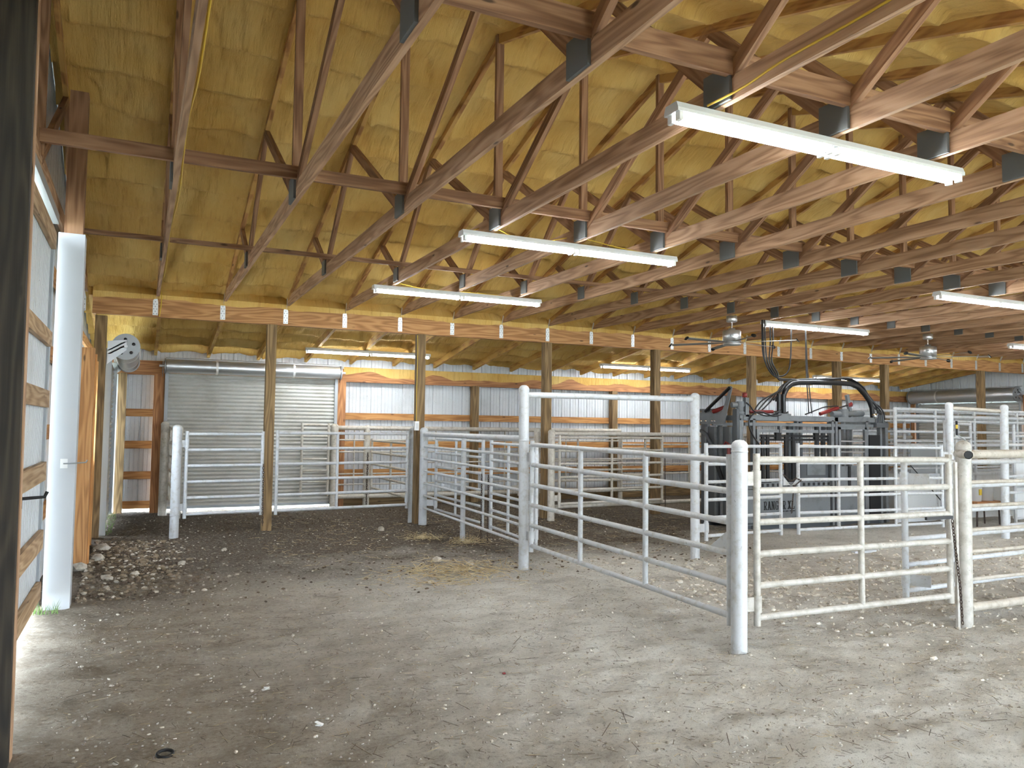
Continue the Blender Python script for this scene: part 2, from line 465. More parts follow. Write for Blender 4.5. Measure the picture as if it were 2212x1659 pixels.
# right end wall
w = MB()
siding(w, 'x', XR, YF, 12.6, 0, rz, -1); siding(w, 'x', XR, 12.6, 15.7, 2.36, rz, -1); siding(w, 'x', XR, 15.7, YB, 0, rz, -1)
wr = w.build('wall_right', 'siding'); tag(wr, kind='structure')
for z in (.66, 1.24, 1.83, 2.4):
    MB().box(XR-.078, XR-.04, -2, 12.2, z-.07, z+.07).build('girt', 'girt', wr)
for y in (12.5, 15.78):
    MB().box(XR-.2, XR-.05, y-.06, y+.06, -.02, 2.6).build('door_jamb', 'backbeam', wr)
# front wall behind the camera; unseen doorways placed and sized to daylight the floor
w = MB()
zf = roofz(YF)+.1
siding(w, 'y', YF, XL, 2.3, 0, zf, -1); siding(w, 'y', YF, 2.3, 8.8, 2.85, zf, -1); siding(w, 'y', YF, 8.8, 10.5, 0, zf, -1)
siding(w, 'y', YF, 10.5, 14.5, 2.85, zf, -1); siding(w, 'y', YF, 14.5, XR, 0, zf, -1)
tag(w.build('wall_front', 'siding'), kind='structure')

# ------------------------------------------------------------------ big timbers
MB().box(XL+.2, XR-.12, YH, YH+.08, 3.125, ZC).build('header_beam', 'beam')
tag(bpy.data.objects['header_beam'], 'long wooden header beam carried by the square posts, with silver straps', 'beam')
b_ = MB()
xq = np.arange(XL+.2, XR-.15, .06)
top = [(x, YH-.012, ZC+.02) for x in xq]
bot = [(x, YH-.008, ZC-.02-.05*vnoise(np.array([x*2.3]), np.array([1.]), 3)[0]-.02*vnoise(np.array([x*9]), np.array([2.]), 4)[0]) for x in xq]
b_.strip(top, bot); b_.strip([(x, YH+.12, 3.60) for x in xq], top)
tag(b_.build('foam_bead', 'foam', bpy.data.objects['header_beam']))
bb = MB().box(XL+.1, XR-.2, YB-.20, YB-.08, 2.49, 2.75).build('wall_beam', 'backbeam')
tag(bb, 'red-brown wooden beam along the top of the back wall with foam drips', 'beam')
b_ = MB()
bot = [(x, YB-.206, 2.735-.13*vnoise(np.array([x*2.1]), np.array([1.]), 13)[0]-.03*vnoise(np.array([x*8]), np.array([2.]), 14)[0]) for x in xq if x > 3.7]
top = [(x, YB-.212, 2.79) for x in xq if x > 3.7]
b_.strip(top, bot); b_.strip([(x, YB-.1, 2.80) for x in xq if x > 3.7], top)
b_.build('foam_drips', 'foam', bb)
PX = [(1.79, 'bare square wooden post in front of the grey rear roll door'), (4.19, 'square wooden post with a white outlet box and yellow cable'),
      (6.57, 'square wooden post flanked by two white pipe posts mid barn'), (8.94, 'square wooden post at the free end of the rear gate'),
      (11.34, 'square wooden post behind the head end of the grey chute'), (13.77, 'square wooden post behind the hoop of the grey chute'),
      (15.27, 'square wooden post just right of the black hose hoop'), (18.67, 'square wooden post in front of the right-hand roll door drum')]
for x, lab in PX:
    o = thing('wooden_post', lab, 'post', (x, YH+.04, 0), 'square posts under the header')
    MB().box(x-.07, x+.07, YH-.03, YH+.11, -.06, 3.125).build('shaft', 'post', o)

# ------------------------------------------------------------------ roof trusses
A_, B2, C_ = 9.58, YM, 3.42
T1, T2 = (10.35, chordz(10.35)), (8.38, chordz(8.38))
T1m, T2m = (2*YM-T1[0], T1[1]), (2*YM-T2[0], T2[1])
def make_truss(x, label):
    t = thing('roof_truss', label, 'roof truss', (x, YM, ZC), 'roof trusses')
    MB().beam((x, 2*YM-YH-.06, ZC+.07), (x, YH+.06, ZC+.07), .038, .14, (0, 0, 1)).build('bottom_chord', 'truss', t)
    for s in (1, -1):
        ye = YM+s*(YH-YM+.05)
        MB().beam((x, ye, chordz(ye)+.07), (x, YM, chordz(YM)+.07), .042, .14, (0, 0, 1)).build('top_chord', 'topchord', t)
    z = ZC+.10
    webs = [((B2, z), (YM, chordz(YM)+.05), .114), ((A_, z), T1, .089), ((A_-.02, z), T2, .089), ((B2+.07, z), T2, .089), ((B2-.07, z), T2m, .089),
            ((C_+.02, z), T2m, .089), ((C_, z), T1m, .089)]
    for i, (p, q, h) in enumerate(webs):
        dx = 0.0
        MB().beam((x+dx, p[0], p[1]), (x+dx, q[0], q[1]+.03), .072 if i == 0 else .042, .045 if i == 0 else h, (0, 1, .01) if i == 0 else (0, 0, 1)).build('web', 'web', t)
    for (yy, dy, dz) in ((A_, .08, .085), (B2, .11, .10), (C_, .11, .10)):
        MB().box(x-.039, x-.019, yy-dy, yy+dy, ZC+.075-dz+.03, ZC+.075+dz+.03).build('gusset_plate', 'plate', t)
    # strap folded over the header face
    s = MB()
    s.prism([(x-.065, YH-.006, 3.15), (x+.005, YH-.006, 3.15), (x+.005, YH-.006, 3.34), (x-.018, YH-.006, 3.44), (x-.065, YH-.006, 3.36)], (0, .005, 0))
    s.prism([(x-.022, YH-.006, 3.37), (x-.022, YH-.09, 3.52), (x-.022, YH-.05, 3.55), (x-.022, YH-.004, 3.43)], (.002, 0, 0))
    st = s.build('hanger_strap', 'strap', t)
    n = MB()
    for (a, c) in ((-.052, 3.17), (-.012, 3.17), (-.032, 3.205), (-.052, 3.24), (-.012, 3.24), (-.032, 3.275), (-.052, 3.31), (-.012, 3.31), (-.032, 3.345)):
        n.box(x+a-.0055, x+a+.0055, YH-.009, YH-.006, c-.0055, c+.0055)
    n.build('nail_holes', 'plate', st)
    return t
def truss_label(k):
    if k == 0: return 'wooden end truss against the left gable wall siding'
    if k == 23: return 'wooden roof truss nearest the right end wall'
    return f'wooden roof truss hung from the {ORD[k]} silver header strap counting from the left gable wall'
tr = make_truss(X0, truss_label(0))
for k in range(1, 24):
    copy_tree(tr, (X0+SP*k, YM, ZC), truss_label(k))
for (yy, zz, h, lab) in ((9.28, ZC+.185, .05, 'long thin wooden brace across the trusses nearest the header'), (6.36, ZC+.205, .10, 'long wooden brace lying across the middle of the trusses'),
                         (3.32, ZC+.21, .14, 'long heavy wooden brace across the trusses nearest the camera')):
    o = MB().beam((XL+.06, yy, zz), (XR-.2, yy, zz), .04, h, (0, 0, 1)).build('lateral_brace', 'web', None, (XL+.06, yy, zz))
    tag(o, lab, 'brace', 'lateral braces')
# rear lean-to rafters
for k in range(0, 24):
    x = X0+SP*k+.05
    o = MB().beam((x, YH+.1, roofz(YH+.1)-.085), (x, YB-.1, roofz(YB-.1)-.085), .052, .18, (0, 0, 1)).build('lean_to_rafter', 'rafter', None, (x, YH+.1, 3.8))
    lab = f'foam-coated rafter behind the header, {ORD[k]} from the left gable wall'
    tag(o, lab, 'rafter', 'rear lean-to rafters')

# ------------------------------------------------------------------ fluorescent fixtures
def fixture(x0, y, z, label, tilt=0.):
    """2.44 m strip along X, z = top of housing"""
    L = 2.44
    t = thing('light_fixture', label, 'ceiling light', (x0+L/2, y, z), 'fluorescent strip lights')
    h = MB()
    h.prism([(x0, y-.05, z), (x0, y+.05, z), (x0, y+.064, z-.035), (x0, y+.064, z-.055), (x0, y-.064, z-.055), (x0, y-.064, z-.035)], (L, 0, 0))
    h.build('housing', 'fixture', t)
    for k in range(2):
        a = x0+.03+k*(L/2); b = x0+L/2-.03+k*(L/2)
        for dy in (-.036, .036):
            MB().tube((a+.02, y+dy, z-.075), (b-.02, y+dy, z-.075), .017, 8).build('tube', 'tube', t)
            for e in (a, b):
                MB().box(e-.012, e+.012, y+dy-.02, y+dy+.02, z-.10, z-.045).build('lamp_holder', 'white', t)
    return t
LT = [(2.64, 3.50, 'big lit fluorescent strip light nearest the camera, upper right'), (2.64, 6.68, 'lit fluorescent strip light hanging in the middle of the trusses'),
      (2.68, 9.84, 'lit fluorescent strip light just in front of the header, left of centre'), (9.30, 9.84, 'lit fluorescent strip light above the chute and silver fan'),
      (9.26, 6.68, 'lit fluorescent strip light cut by the right edge of the photo'), (15.87, 9.86, 'small lit strip light at the right edge beyond the second fan'),
      (9.26, 3.5, 'lit strip light beyond the right frame in the front row'), (15.87, 3.5, 'far lit strip light beyond the right frame in the front row'), (15.87, 6.68, 'lit strip light beyond the right frame in the middle row')]
for x, y, lab in LT: fixture(x, y, ZC-.003, lab)
for x, lab in ((2.75, 'lit strip light under the lean-to by the rear roll door'), (9.18, 'lit strip light under the lean-to behind the tall gate frame'), (15.6, 'lit strip light under the lean-to behind the black hose hoop')):
    fixture(x, 14.7, roofz(14.7)-.178, lab)

# ------------------------------------------------------------------ ceiling fans
def fan(x, y, a0, label):
    t = thing('ceiling_fan', label, 'ceiling fan', (x, y, ZC), 'ceiling fans')
    MB().lathe([(0, 0), (.085, 0), (.085, -.09), (.07, -.10), (0, -.10)], (x, y, ZC), 20).build('canopy', 'brushed', t)
    MB().tube((x, y, ZC-.09), (x, y, ZC-.24), .017, 10).build('downrod', 'chrome', t)
    mo = MB().lathe([(0, -.20), (.05, -.20), (.055, -.225), (.13, -.235), (.145, -.25), (.145, -.42), (.12, -.43), (.12, -.44), (.14, -.445), (.14, -.47), (.0, -.475)], (x, y, ZC), 28).build('motor_housing', 'brushed', t)
    # small dark name plate letters on the motor
    l = MB(); d = Vector((-x, -y, 0)).normalized(); s = Vector((-d.y, d.x, 0))
    c = Vector((x, y, ZC-.33))+d*.147
    def st(u0, v0, u1, v1): l.beam(c+(s*u0+Vector((0, 0, v0)))*.6, c+(s*u1+Vector((0, 0, v1)))*.6, .005, .005)
    st(-.05, .02, -.02, .02); st(-.035, .02, -.035, -.02); st(-.008, .02, -.008, -.02); st(-.008, .02, .012, .02); st(.012, .02, .012, .0); st(-.008, 0, .012, 0); st(.035, .02, .035, -.02)
    l.build('lettering', 'ink', mo)
    for k in range(6):
        a = a0+k*PI/3; d = Vector((math.cos(a), math.sin(a), 0)); s = Vector((-d.y, d.x, 0))
        z = ZC-.43
        def P(r, w, dz): return Vector((x, y, z+dz))+d*r+s*w
        bl = MB(); bl.prism([P(.10, -.025, .0), P(.32, -.05, -.008), (P(.98, -.042, -.012)), (P(.98, .042, .006)), P(.32, .045, .006), P(.10, .025, .0)], (0, 0, .007))
        bo = bl.build('blade', 'blade', t)
        tip = MB().lathe([(0, .006), (.034, .006), (.04, 0), (.036, -.006), (0, -.006)], P(1.0, 0, .0), 14, (d*.75+Vector((0, 0, .65)))).build('blade_tip', 'rubber', bo)
        MB().lathe([(0, .012), (.027, .012), (.027, .0)], P(1.0, 0, .0), 12, (d*.75+Vector((0, 0, .65))) if d.y > 0 else -(d*.75+Vector((0, 0, .65)))).build('tip_sticker', 'white', bo)
    return t
fan(8.53, 9.72, .12, 'brushed silver ceiling fan left of the strip light above the chute')
fan(13.19, 9.71, .28, 'brushed silver ceiling fan farther right near the roll door drum')

# ------------------------------------------------------------------ roll-up doors
def rollup(name, axis, pos, u0, u1, ztop, zbot, rdrum, inward, hood=True, zd=None):
    """curtain in plane axis=pos between u0,u1; inward = sign of the room side"""
    def P(u, n, z): return (pos+inward*n, u, z) if axis == 'x' else (u, pos+inward*n, z)
    t = thing(name, None, None, P((u0+u1)/2, 0, 0), None, 'structure')
    zc = zd if zd else ztop+rdrum*.6
    c = MB(); pitch = .072; K = int((ztop-zbot)/pitch*8)
    rows = []
    for i in range(K+1):
        z = zbot+(ztop-zbot)*i/K; ph = (z-zbot)/pitch
        f = ph-math.floor(ph)
        n = .021*(math.sin(PI*min(f/.72, 1)) if f < .72 else -.25*math.sin(PI*(f-.72)/.28))
        rows.append((n, z))
    c.strip([P(u0, n, z) for n, z in rows], [P(u1, n, z) for n, z in rows])
    c.build('curtain', 'curtain', t)
    MB().beam(P(u0, .0, zbot), P(u1, .0, zbot), .05, .05, (0, 0, 1)).build('bottom_bar', 'galvdull', t)
    for u in (u0, u1):
        MB().beam(P(u, .02, .0 if u < 99 else 0), P(u, .02, ztop+.1), .06, .09, P(1, 0, 0) if axis == 'y' else (1, 0, 0)).build('guide_rail', 'galvdull', t)
    d = MB().tube(P(u0-.02, rdrum+.06, zc), P(u1+.02, rdrum+.06, zc), rdrum, 28); dr = d.build('drum', 'galv', t)
    for f in (.27, .72):
        u = u0+(u1-u0)*f
        MB().tube(P(u-.02, rdrum+.06, zc), P(u+.02, rdrum+.06, zc), rdrum+.004, 28).build('tie_strap', 'white', dr)
    for u, s in ((u0, -1), (u1, 1)):
        MB().tube(P(u+s*.03, rdrum+.06, zc), P(u+s*.055, rdrum+.06, zc), rdrum+.015, 24).build('end_disc', 'galvdull', dr)
        hl = MB(); ax = P(s, 0, 0) if False else ((0, s, 0) if axis == 'x' else (s, 0, 0))
        for q in range(5):
            an = q*2*PI/5+.4; hl.lathe([(0, .004), (rdrum*.13, .004), (rdrum*.13, 0)], P(u+s*.055, rdrum+.06+math.cos(an)*rdrum*.62, zc+math.sin(an)*rdrum*.62), 10, ax)
        hl.build('disc_holes', 'black', dr)
        b = MB()
        for q in (0, 1):
            for g_ in (0, 1): b.beam(P(u+s*.082, .02+.0*q, zc-.06-.055*g_-.05*q*0), P(u+s*.082, rdrum*1.3, zc+.07-.055*g_), .006, .018, P(0, 0, 1) if False else (0, 0, 1))
        b.prism([P(u+s*.07, .0, zc-rdrum*1.5), P(u+s*.07, .0, zc+rdrum*.4), P(u+s*.07, rdrum*1.4, zc+.1), P(u+s*.07, rdrum*1.4, zc-.05)], P(s*.008, 0, 0) if False else ((0, s*.008, 0) if axis == 'x' else (s*.008, 0, 0)))
        b.tube(P(u+s*.02, rdrum+.06, zc), P(u+s*.14, rdrum+.06, zc), .025, 10)
        b.build('bracket', 'galv', t)
    if hood:
        h = MB(); h.prism([P(u0-.03, 0, zc+rdrum+.03), P(u0-.03, rdrum*1.5, zc+rdrum+.01), P(u0-.03, rdrum*1.5, zc+rdrum+.02), P(u0-.03, 0, zc+rdrum+.045)], P(u1-u0+.06, 0, 0) if False else ((0, u1-u0+.06, 0) if axis == 'x' else (u1-u0+.06, 0, 0)))
        h.build('hood', 'galvdull', t)
    return t
rollup('door_1', 'y', YB-.36, .44, 3.55, 2.52, .06, .125, -1, True, 2.64)
d2 = rollup('door_2', 'x', -.44, 12.55, 15.5, 2.56, .06, .175, 1, False, 2.69)
rollup('door_3', 'x', XR-.12, 12.65, 15.65, 2.42, .06, .18, -1, True, 2.62)

# ------------------------------------------------------------------ left wall: sliding door, clad jamb, window
XD = -.68
sd = thing('door_4', None, None, (XD-.05, 6.05, .12), None, 'structure')
p = MB(); siding(p, 'x', XD-.04, 4.35, 7.56, .15, 3.2)
p.build('door_panel', 'siding', sd)
for z, h in ((.21, .14), (.63, .15), (1.19, .15), (1.785, .14), (2.285, .12), (3.12, .14)):
    MB().box(XD-.036, XD, 4.35, 7.55, z-h/2, z+h/2).build('rail', 'slat', sd)
MB().box(XD-.07, XD-.02, 7.56, 7.66, .10, 3.22).build('edge_channel', 'galvdull', sd)
MB().box(XD-.06, XD-.0, 4.2, 7.7, 3.30, 3.38).build('track', 'galvdull', sd)
o = thing('door_post', 'white metal-clad door post beside the sliding door on the left wall', 'post', (-.58, 7.83, 0))
MB().box(-.645, -.50, 7.75, 7.90, 3.24, 4.52).build('bare_top', 'web', o)
MB().box(-.685, -.48, 7.73, 7.93, -.03, 3.24).build('cladding', 'jamb', o)
lt = thing('latch_hook', 'thin latch rod on a white plate screwed to the white clad post', 'latch', (-.54, 7.72, 1.24))
MB().box(-.595, -.54, 7.722, 7.729, 1.20, 1.28).build('plate', 'white', lt)
MB().path([(-.57, 7.71, 1.24), (-.46, 7.70, 1.245), (-.40, 7.70, 1.25), (-.39, 7.70, 1.27)], .006, 8).build('rod', 'galvdull', lt)
hk = thing('door_hook', 'black iron hook sticking out of the sliding door', 'hook', (XD+.01, 5.62, 1.0))
MB().path([(XD-.02, 6.05, 1.085), (XD+.05, 6.06, 1.09), (XD+.13, 6.07, 1.095), (XD+.145, 6.07, 1.13)], .011, 8).build('rod', 'black', hk)
MB().box(XD-.03, XD+.006, 6.03, 6.07, 1.02, 1.10).build('plate', 'black', hk)
dp = thing('dark_post', 'thick dark-stained post at the left edge closest to the camera', 'post', (-.57, 4.4, 0))
MB().beam((-.575, 4.41, -.05), (-.605, 4.41, 4.1), .165, .165, (0, 1, 0)).build('shaft', 'darkpost', dp)
MB().beam((-.490, 4.42, -.05), (-.518, 4.42, 3.9), .006, .06, (0, 1, 0)).build('edge_board', 'truss', dp)
op = thing('window_post', 'orange-brown wooden post right of the white clad post', 'post', (-.52, 9.78, 0))
MB().box(-.62, -.465, 9.73, 9.87, -.05, 2.42).build('shaft', 'beam', op)
MB().box(-.56, -.445, 9.875, 9.915, -.05, 2.36).build('stud', 'girt', op)
wn = thing('window_1', None, None, (XL, 10.75, 1.08), None, 'structure')
MB().box(XL-.03, -.505, 11.60, 11.65, -.05, 2.40).build('window_jamb', 'girt', wn)
MB().box(XL-.03, -.56, 9.93, 11.6, 1.08, 1.12).build('window_sill', 'jamb', wn)
MB().box(XL-.03, -.60, 9.93, 11.6, 2.08, 2.12).build('window_head', 'girt', wn)

# ------------------------------------------------------------------ pipe pens
def cap_post(name, label, x, y, h, r, mat='pipe', group='white pipe posts', lean=(0, 0), collar=None):
    t = thing(name, label, 'post', (x, y, 0), group)
    top = (x+lean[0], y+lean[1], h-r*.5)
    MB().tube((x, y, -.08), top, r, 16).build('pipe', mat, t)
    MB().lathe([(r*1.02, -.02), (r*1.02, 0), (r*.85, r*.35), (r*.5, r*.6), (0, r*.68)], top, 16).build('cap', mat, t)
    if collar:
        MB().lathe([(r, -.006), (r*1.05, -.004), (r*1.05, .004), (r, .006)], (x+lean[0]*collar/h, y+lean[1]*collar/h, collar), 16).build('weld_seam', mat, t)
    return t
def gate(name, label, A, B, zb, zt, nr, ups, cat='gate', rr=.022, rs=.025, mat='pipe', group='white pipe gates', hinge=None, zs=None, rtop=None, rbot=None, stile_top=.02, stile_bot=.06, endstiles=(1, 1), zB=None):
    """flat pipe gate from A to B (xy); rails from zb to zt; ups = fractions of extra uprights; zB = (zb,zt) at the B end"""
    A = Vector((A[0], A[1], 0)); B = Vector((B[0], B[1], 0)); d = (B-A)
    t = thing(name, label, cat, (A.x, A.y, 0), group)
    zbB, ztB = zB if zB else (zb, zt)
    zl = zs if zs else [zb+(zt-zb)*i/(nr-1) for i in range(nr)]
    for i, z in enumerate(zl):
        f = (z-zb)/(zt-zb); z2 = zbB+(ztB-zbB)*f
        r = rtop if (rtop and i == len(zl)-1) else (rbot if (rbot and i == 0) else rr)
        p0 = A+Vector((0, 0, z)); p1 = B+Vector((0, 0, z2))
        MB().tube(p0, p1, r, 12).build('rail', mat, t)
    for e, on in ((0., endstiles[0]), (1., endstiles[1])):
        if not on: continue
        p = A+d*e; z0 = zb+(zbB-zb)*e; z1 = zt+(ztB-zt)*e
        MB().tube(p+Vector((0, 0, z0-stile_bot)), p+Vector((0, 0, z1+stile_top+rr)), rs, 12).build('stile', mat, t)
    for e in ups:
        p = A+d*e; z0 = zb+(zbB-zb)*e; z1 = zt+(ztB-zt)*e
        MB().tube(p+Vector((0, 0, z0)), p+Vector((0, 0, z1)), rr*1.02, 12).build('upright', mat, t)
    if hinge:
        end, post = hinge
        p = A if end == 'A' else B
        q = Vector((post[0], post[1], 0)); u = (q-p)
        for zz in (zb+.10, zt-.14):
            h = MB(); h.tube(p+Vector((0, 0, zz-.06)), p+Vector((0, 0, zz+.06)), rs*1.3, 12)
            h.beam(p+Vector((0, 0, zz)), p+u*.8+Vector((0, 0, zz)), .012, .10, (0, 0, 1))
            h.build('hinge', mat, t)
    return t
def chain(label, pts, s=.016, sag=0):
    P = [Vector(p) for p in pts]; segs = []
    L = [(P[i+1]-P[i]).length for i in range(len(P)-1)]; tot = sum(L)
    step = s*2.3; n = max(2, int(tot/step)); m = MB()
    def at(u):
        for i, l in enumerate(L):
            if u <= l or i == len(L)-1: return P[i]+(P[i+1]-P[i])*(u/l), (P[i+1]-P[i]).normalized()
            u -= l
    for k in range(n):
        c, d = at((k+.5)*tot/n); _, sd_, up = frame(d)
        a = sd_ if k % 2 else up
        ring = [c+d*(math.cos(q)*s*1.65)+a*(math.sin(q)*s*.8) for q in [2*PI*j/8 for j in range(8)]]
        m.path(ring+[ring[0]], s*.33, 5, caps=False)
    o = m.build('chain', 'rust', None, P[0])
    return tag(o, label, 'chain', 'rusty gate chains')

# posts
cap_post('pipe_post', 'white pipe post at the left end of the rear gate, wire round its foot', .50, 12.05, 1.57, .062, collar=.3)
cap_post('pipe_post', 'white pipe post just left of the wooden post with the outlet box', 4.17, 12.55, 1.57, .072)
cap_post('pipe_post', 'white pipe post just right of the wooden post with the outlet box', 4.19, 12.08, 1.57, .066)
cap_post('pipe_post', 'slim white pipe post midway along the fence left of the tall gate frame', 4.16, 10.28, 1.46, .036)
cap_post('tall_pipe_post', 'tall white pipe post, left leg of the high gate frame', 3.97, 7.96, 2.07, .058, lean=(-.02, 0), collar=1.45)
cap_post('tall_pipe_post', 'tall white pipe post, right leg of the high gate frame', 6.18, 7.71, 2.04, .056, collar=1.45)
cap_post('pipe_post', 'thick white corner post nearest the camera with domed top', 3.96, 4.45, 1.515, .058, 'pipe', lean=(.015, 0), collar=1.44)
cap_post('pipe_post', 'thick white post at the latch end of the nearest gate', 6.27, 4.32, 1.52, .060, 'pipewarm', lean=(.02, 0), collar=1.45)
cap_post('pipe_post', 'scuffed white pipe post right of the middle wooden post', 6.50, 12.0, 1.56, .062, 'pipeback')
cap_post('pipe_post', 'scuffed white pipe post left of the middle wooden post', 6.50, 12.55, 1.57, .055, 'pipeback')
cap_post('tall_pipe_post', 'tall white post right of the chute, left of the right-hand pair', 11.33, 8.0, 2.06, .058, collar=1.45)
cap_post('tall_pipe_post', 'tall white post right of the chute, right of the right-hand pair', 11.93, 7.55, 2.03, .058, lean=(.04, 0), collar=1.45)
cap_post('pipe_post', 'cream pipe post at the right side of the rear roll door', 3.50, 15.45, 1.62, .075, 'pipeback')
cap_post('pipe_post', 'cream pipe post against the back wall where the slanting gate hangs', 4.20, 15.62, 1.60, .068, 'pipeback')
cap_post('pipe_post', 'cream pipe post at the left side of the rear roll door', .43, 15.28, 1.62, .07, 'pipeback')
for x, lab in ((10.3, 'cream pipe post of the back-wall fence behind the rear gate'), (14.0, 'cream pipe post of the back-wall fence seen through the chute'), (17.3, 'cream pipe post of the back-wall fence right of the chute')):
    cap_post('pipe_post', lab, x, 15.6, 1.48, .055, 'pipeback')

# gates and fixed panels
gate('pipe_gate', 'white six-rail gate running back from the corner post to the tall frame', (3.99, 7.82), (3.985, 4.57), .285, 1.405, 6, (.33, .67), hinge=('A', (3.97, 7.96)), rr=.024, rs=.026, stile_bot=.07, zB=(.23, 1.37))
gate('pipe_gate', 'nearest white six-rail gate between the two thick front posts', (4.125, 4.44), (6.11, 4.33), .23, 1.38, 6, (.51,), hinge=('A', (3.97, 4.45)), rr=.024, rs=.026, mat='pipewarm', zB=(.25, 1.37))
gate('pipe_gate', 'white gate left of the bare wooden post in front of the roll door', (.63, 12.08), (1.69, 12.2), .31, 1.45, 6, (), hinge=('A', (.50, 12.05)), rr=.023)
gate('pipe_gate', 'white gate right of the bare wooden post in front of the roll door', (1.91, 12.24), (4.05, 12.5), .30, 1.47, 6, (.44,), hinge=('B', (4.17, 12.55)), rr=.023)
gate('pipe_gate', 'cream gate seen edge-on between the two posts at the roll door', (.56, 12.2), (.52, 15.2), .3, 1.5, 6, (.5,), mat='pipeback')
gate('fence_panel', 'fixed white pipe fence from the outlet-box post to the tall frame', (4.18, 12.0), (3.97, 8.04), .29, 1.47, 7, (), 'fence', rtop=.036, rr=.018, group='white pipe fences', endstiles=(0, 0))
gate('pipe_gate', 'white gate leaf folded behind the fence, hinged at the outlet-box post', (4.36, 11.95), (4.33, 9.98), .27, 1.40, 6, (.46,), hinge=('A', (4.19, 12.08)), rr=.019)
gate('pipe_gate', 'white gate leaf folded behind the fence, hinged at the tall frame', (4.20, 8.12), (4.33, 9.70), .26, 1.38, 6, (.58,), hinge=('A', (3.97, 7.96)), rr=.019)
o = MB().tube((3.97, 7.95, 1.97), (6.18, 7.71, 1.97), .034, 14).build('overhead_rail', 'pipe', None, (3.97, 7.95, 1.97)); tag(o, 'white pipe joining the tops of the high gate frame', 'rail')
gate('pipe_gate', 'white gate hinged on the right leg of the high frame, chute behind it', (6.36, 7.72), (7.65, 7.79), .29, 1.39, 6, (), hinge=('A', (6.18, 7.71)), rr=.021)
gate('pipe_gate', 'long white gate in front of the lettered chute panel', (7.98, 7.81), (11.12, 7.99), .28, 1.39, 6, (.255, .646), hinge=('B', (11.33, 8.0)), rr=.021, zB=(.22, 1.36))
gate('fence_panel', 'fixed pipe frame across the middle bay behind the rear gate', (6.56, 12.08), (10.4, 12.32), .22, 1.50, 2, (), 'fence', rr=.036, mat='pipeback', group='white pipe fences')
gate('pipe_gate', 'cream rear gate between the two middle wooden posts', (6.64, 11.96), (8.96, 12.15), .28, 1.43, 6, (.49,), hinge=('A', (6.50, 12.0)), mat='pipeback')
zb_ = [.18, .42, .63, .85, 1.07, 1.31, 1.55]
gate('fence_panel', 'cream pipe fence along the back wall right of the roll door', (3.6, 15.6), (10.3, 15.6), .18, 1.55, 7, (.05, .31, .55, .78), 'fence', zs=zb_, rtop=.045, rbot=.045, rr=.016, mat='pipeback', group='white pipe fences', endstiles=(0, 0))
gate('fence_panel', 'cream pipe fence along the back wall behind the chute', (10.3, 15.6), (20.4, 15.6), .30, 1.46, 6, (.2, .38, .6, .8), 'fence', rtop=.045, rr=.018, mat='pipeback', group='white pipe fences', endstiles=(0, 0))
gate('fence_panel', 'short cream pipe panel in front of the right edge of the rear roll door', (2.85, 15.35), (3.36, 15.35), .28, 1.60, 7, (), 'fence', rr=.018, mat='pipeback', group='white pipe fences')
gate('pipe_gate', 'cream gate slanting from the back wall toward the outlet-box post', (4.26, 15.45), (4.24, 12.75), .36, 1.30, 5, (.5,), mat='pipeback')
gate('pipe_gate', 'cream gate standing across the middle bay in front of the back wall', (7.0, 14.3), (9.95, 14.1), .28, 1.40, 6, (.45, .8), mat='pipeback', hinge=('A', (6.8, 14.3)))
# right-hand fence in the foreground
o = MB().path([(6.12, 4.16, 1.415), (6.19, 4.23, 1.415), (6.30, 4.38, 1.415)], .034, 14, caps=False).build('pipe_stub', 'pipewarm', None, (6.18, 4.2, 1.41)); tag(o, 'short open-ended pipe stub at the top of the latch post', 'pipe')
MB().tube((6.123, 4.163, 1.415), (6.13, 4.17, 1.415), .029, 12).build('bore', 'rubber', o)
gate('fence_panel', 'brownish-white fixed fence running off the right edge from the latch post', (6.32, 4.31), (9.6, 4.28), .14, 1.415, 2, (), 'fence', zs=[.14, .37, .60, .78, .98, 1.18, 1.415], rr=.016, rtop=.038, rbot=.036, mat='pipedirty', group='white pipe fences', endstiles=(0, 0))
gate('pipe_gate', 'white gate standing just behind the fence at the right edge', (6.20, 4.82), (9.3, 4.95), .19, 1.32, 6, (.23,), mat='pipe', hinge=('A', (6.32, 4.6)), rr=.022, rs=.028)
o = MB().box(6.165, 6.195, 4.31, 4.33, -.02, 1.35).build('latch_bar', 'pipewarm', None, (6.18, 4.32, -.02)); tag(o, 'flat steel latch bar between gate end and latch post', 'latch')
o = MB().box(5.78, 6.10, 4.29, 4.31, .885, .91).build('latch_rod', 'black', None, (5.9, 4.3, .9)); tag(o, 'black latch rod lying on the nearest gate rail', 'latch')
# chains
chain('rusty chain hanging beside the foot of the front corner post', [(3.985, 4.53, .21), (3.985, 4.52, .03)], .016)
chain('long rusty chain hanging down the latch end of the nearest gate', [(6.06, 4.27, .88), (6.10, 4.27, .6), (6.14, 4.27, .35), (6.15, 4.26, .03)], .012)
chain('chain wound round the rail where the two chute-side gates meet', [(7.66, 7.75, 1.02), (7.78, 7.74, .93), (7.88, 7.75, .97), (7.98, 7.76, .94), (7.82, 7.73, .86), (7.78, 7.73, .52)], .011)
chain('chain hanging at the bare wooden post in front of the roll door', [(1.70, 12.14, 1.0), (1.71, 12.13, .1)], .014)
chain('chain hanging where the two folded gate leaves meet, left one', [(4.30, 9.95, .95), (4.29, 9.93, .05)], .012)
chain('chain hanging where the two folded gate leaves meet, right one', [(4.29, 9.70, .95), (4.28, 9.68, .05)], .012)
chain('chain hanging from the free end of the cream rear gate', [(8.99, 12.1, 1.05), (9.0, 12.1, .1)], .012)
chain('chain hanging on the cream post by the slanting gate', [(4.19, 15.5, 1.05), (4.18, 15.5, -.04)], .018)
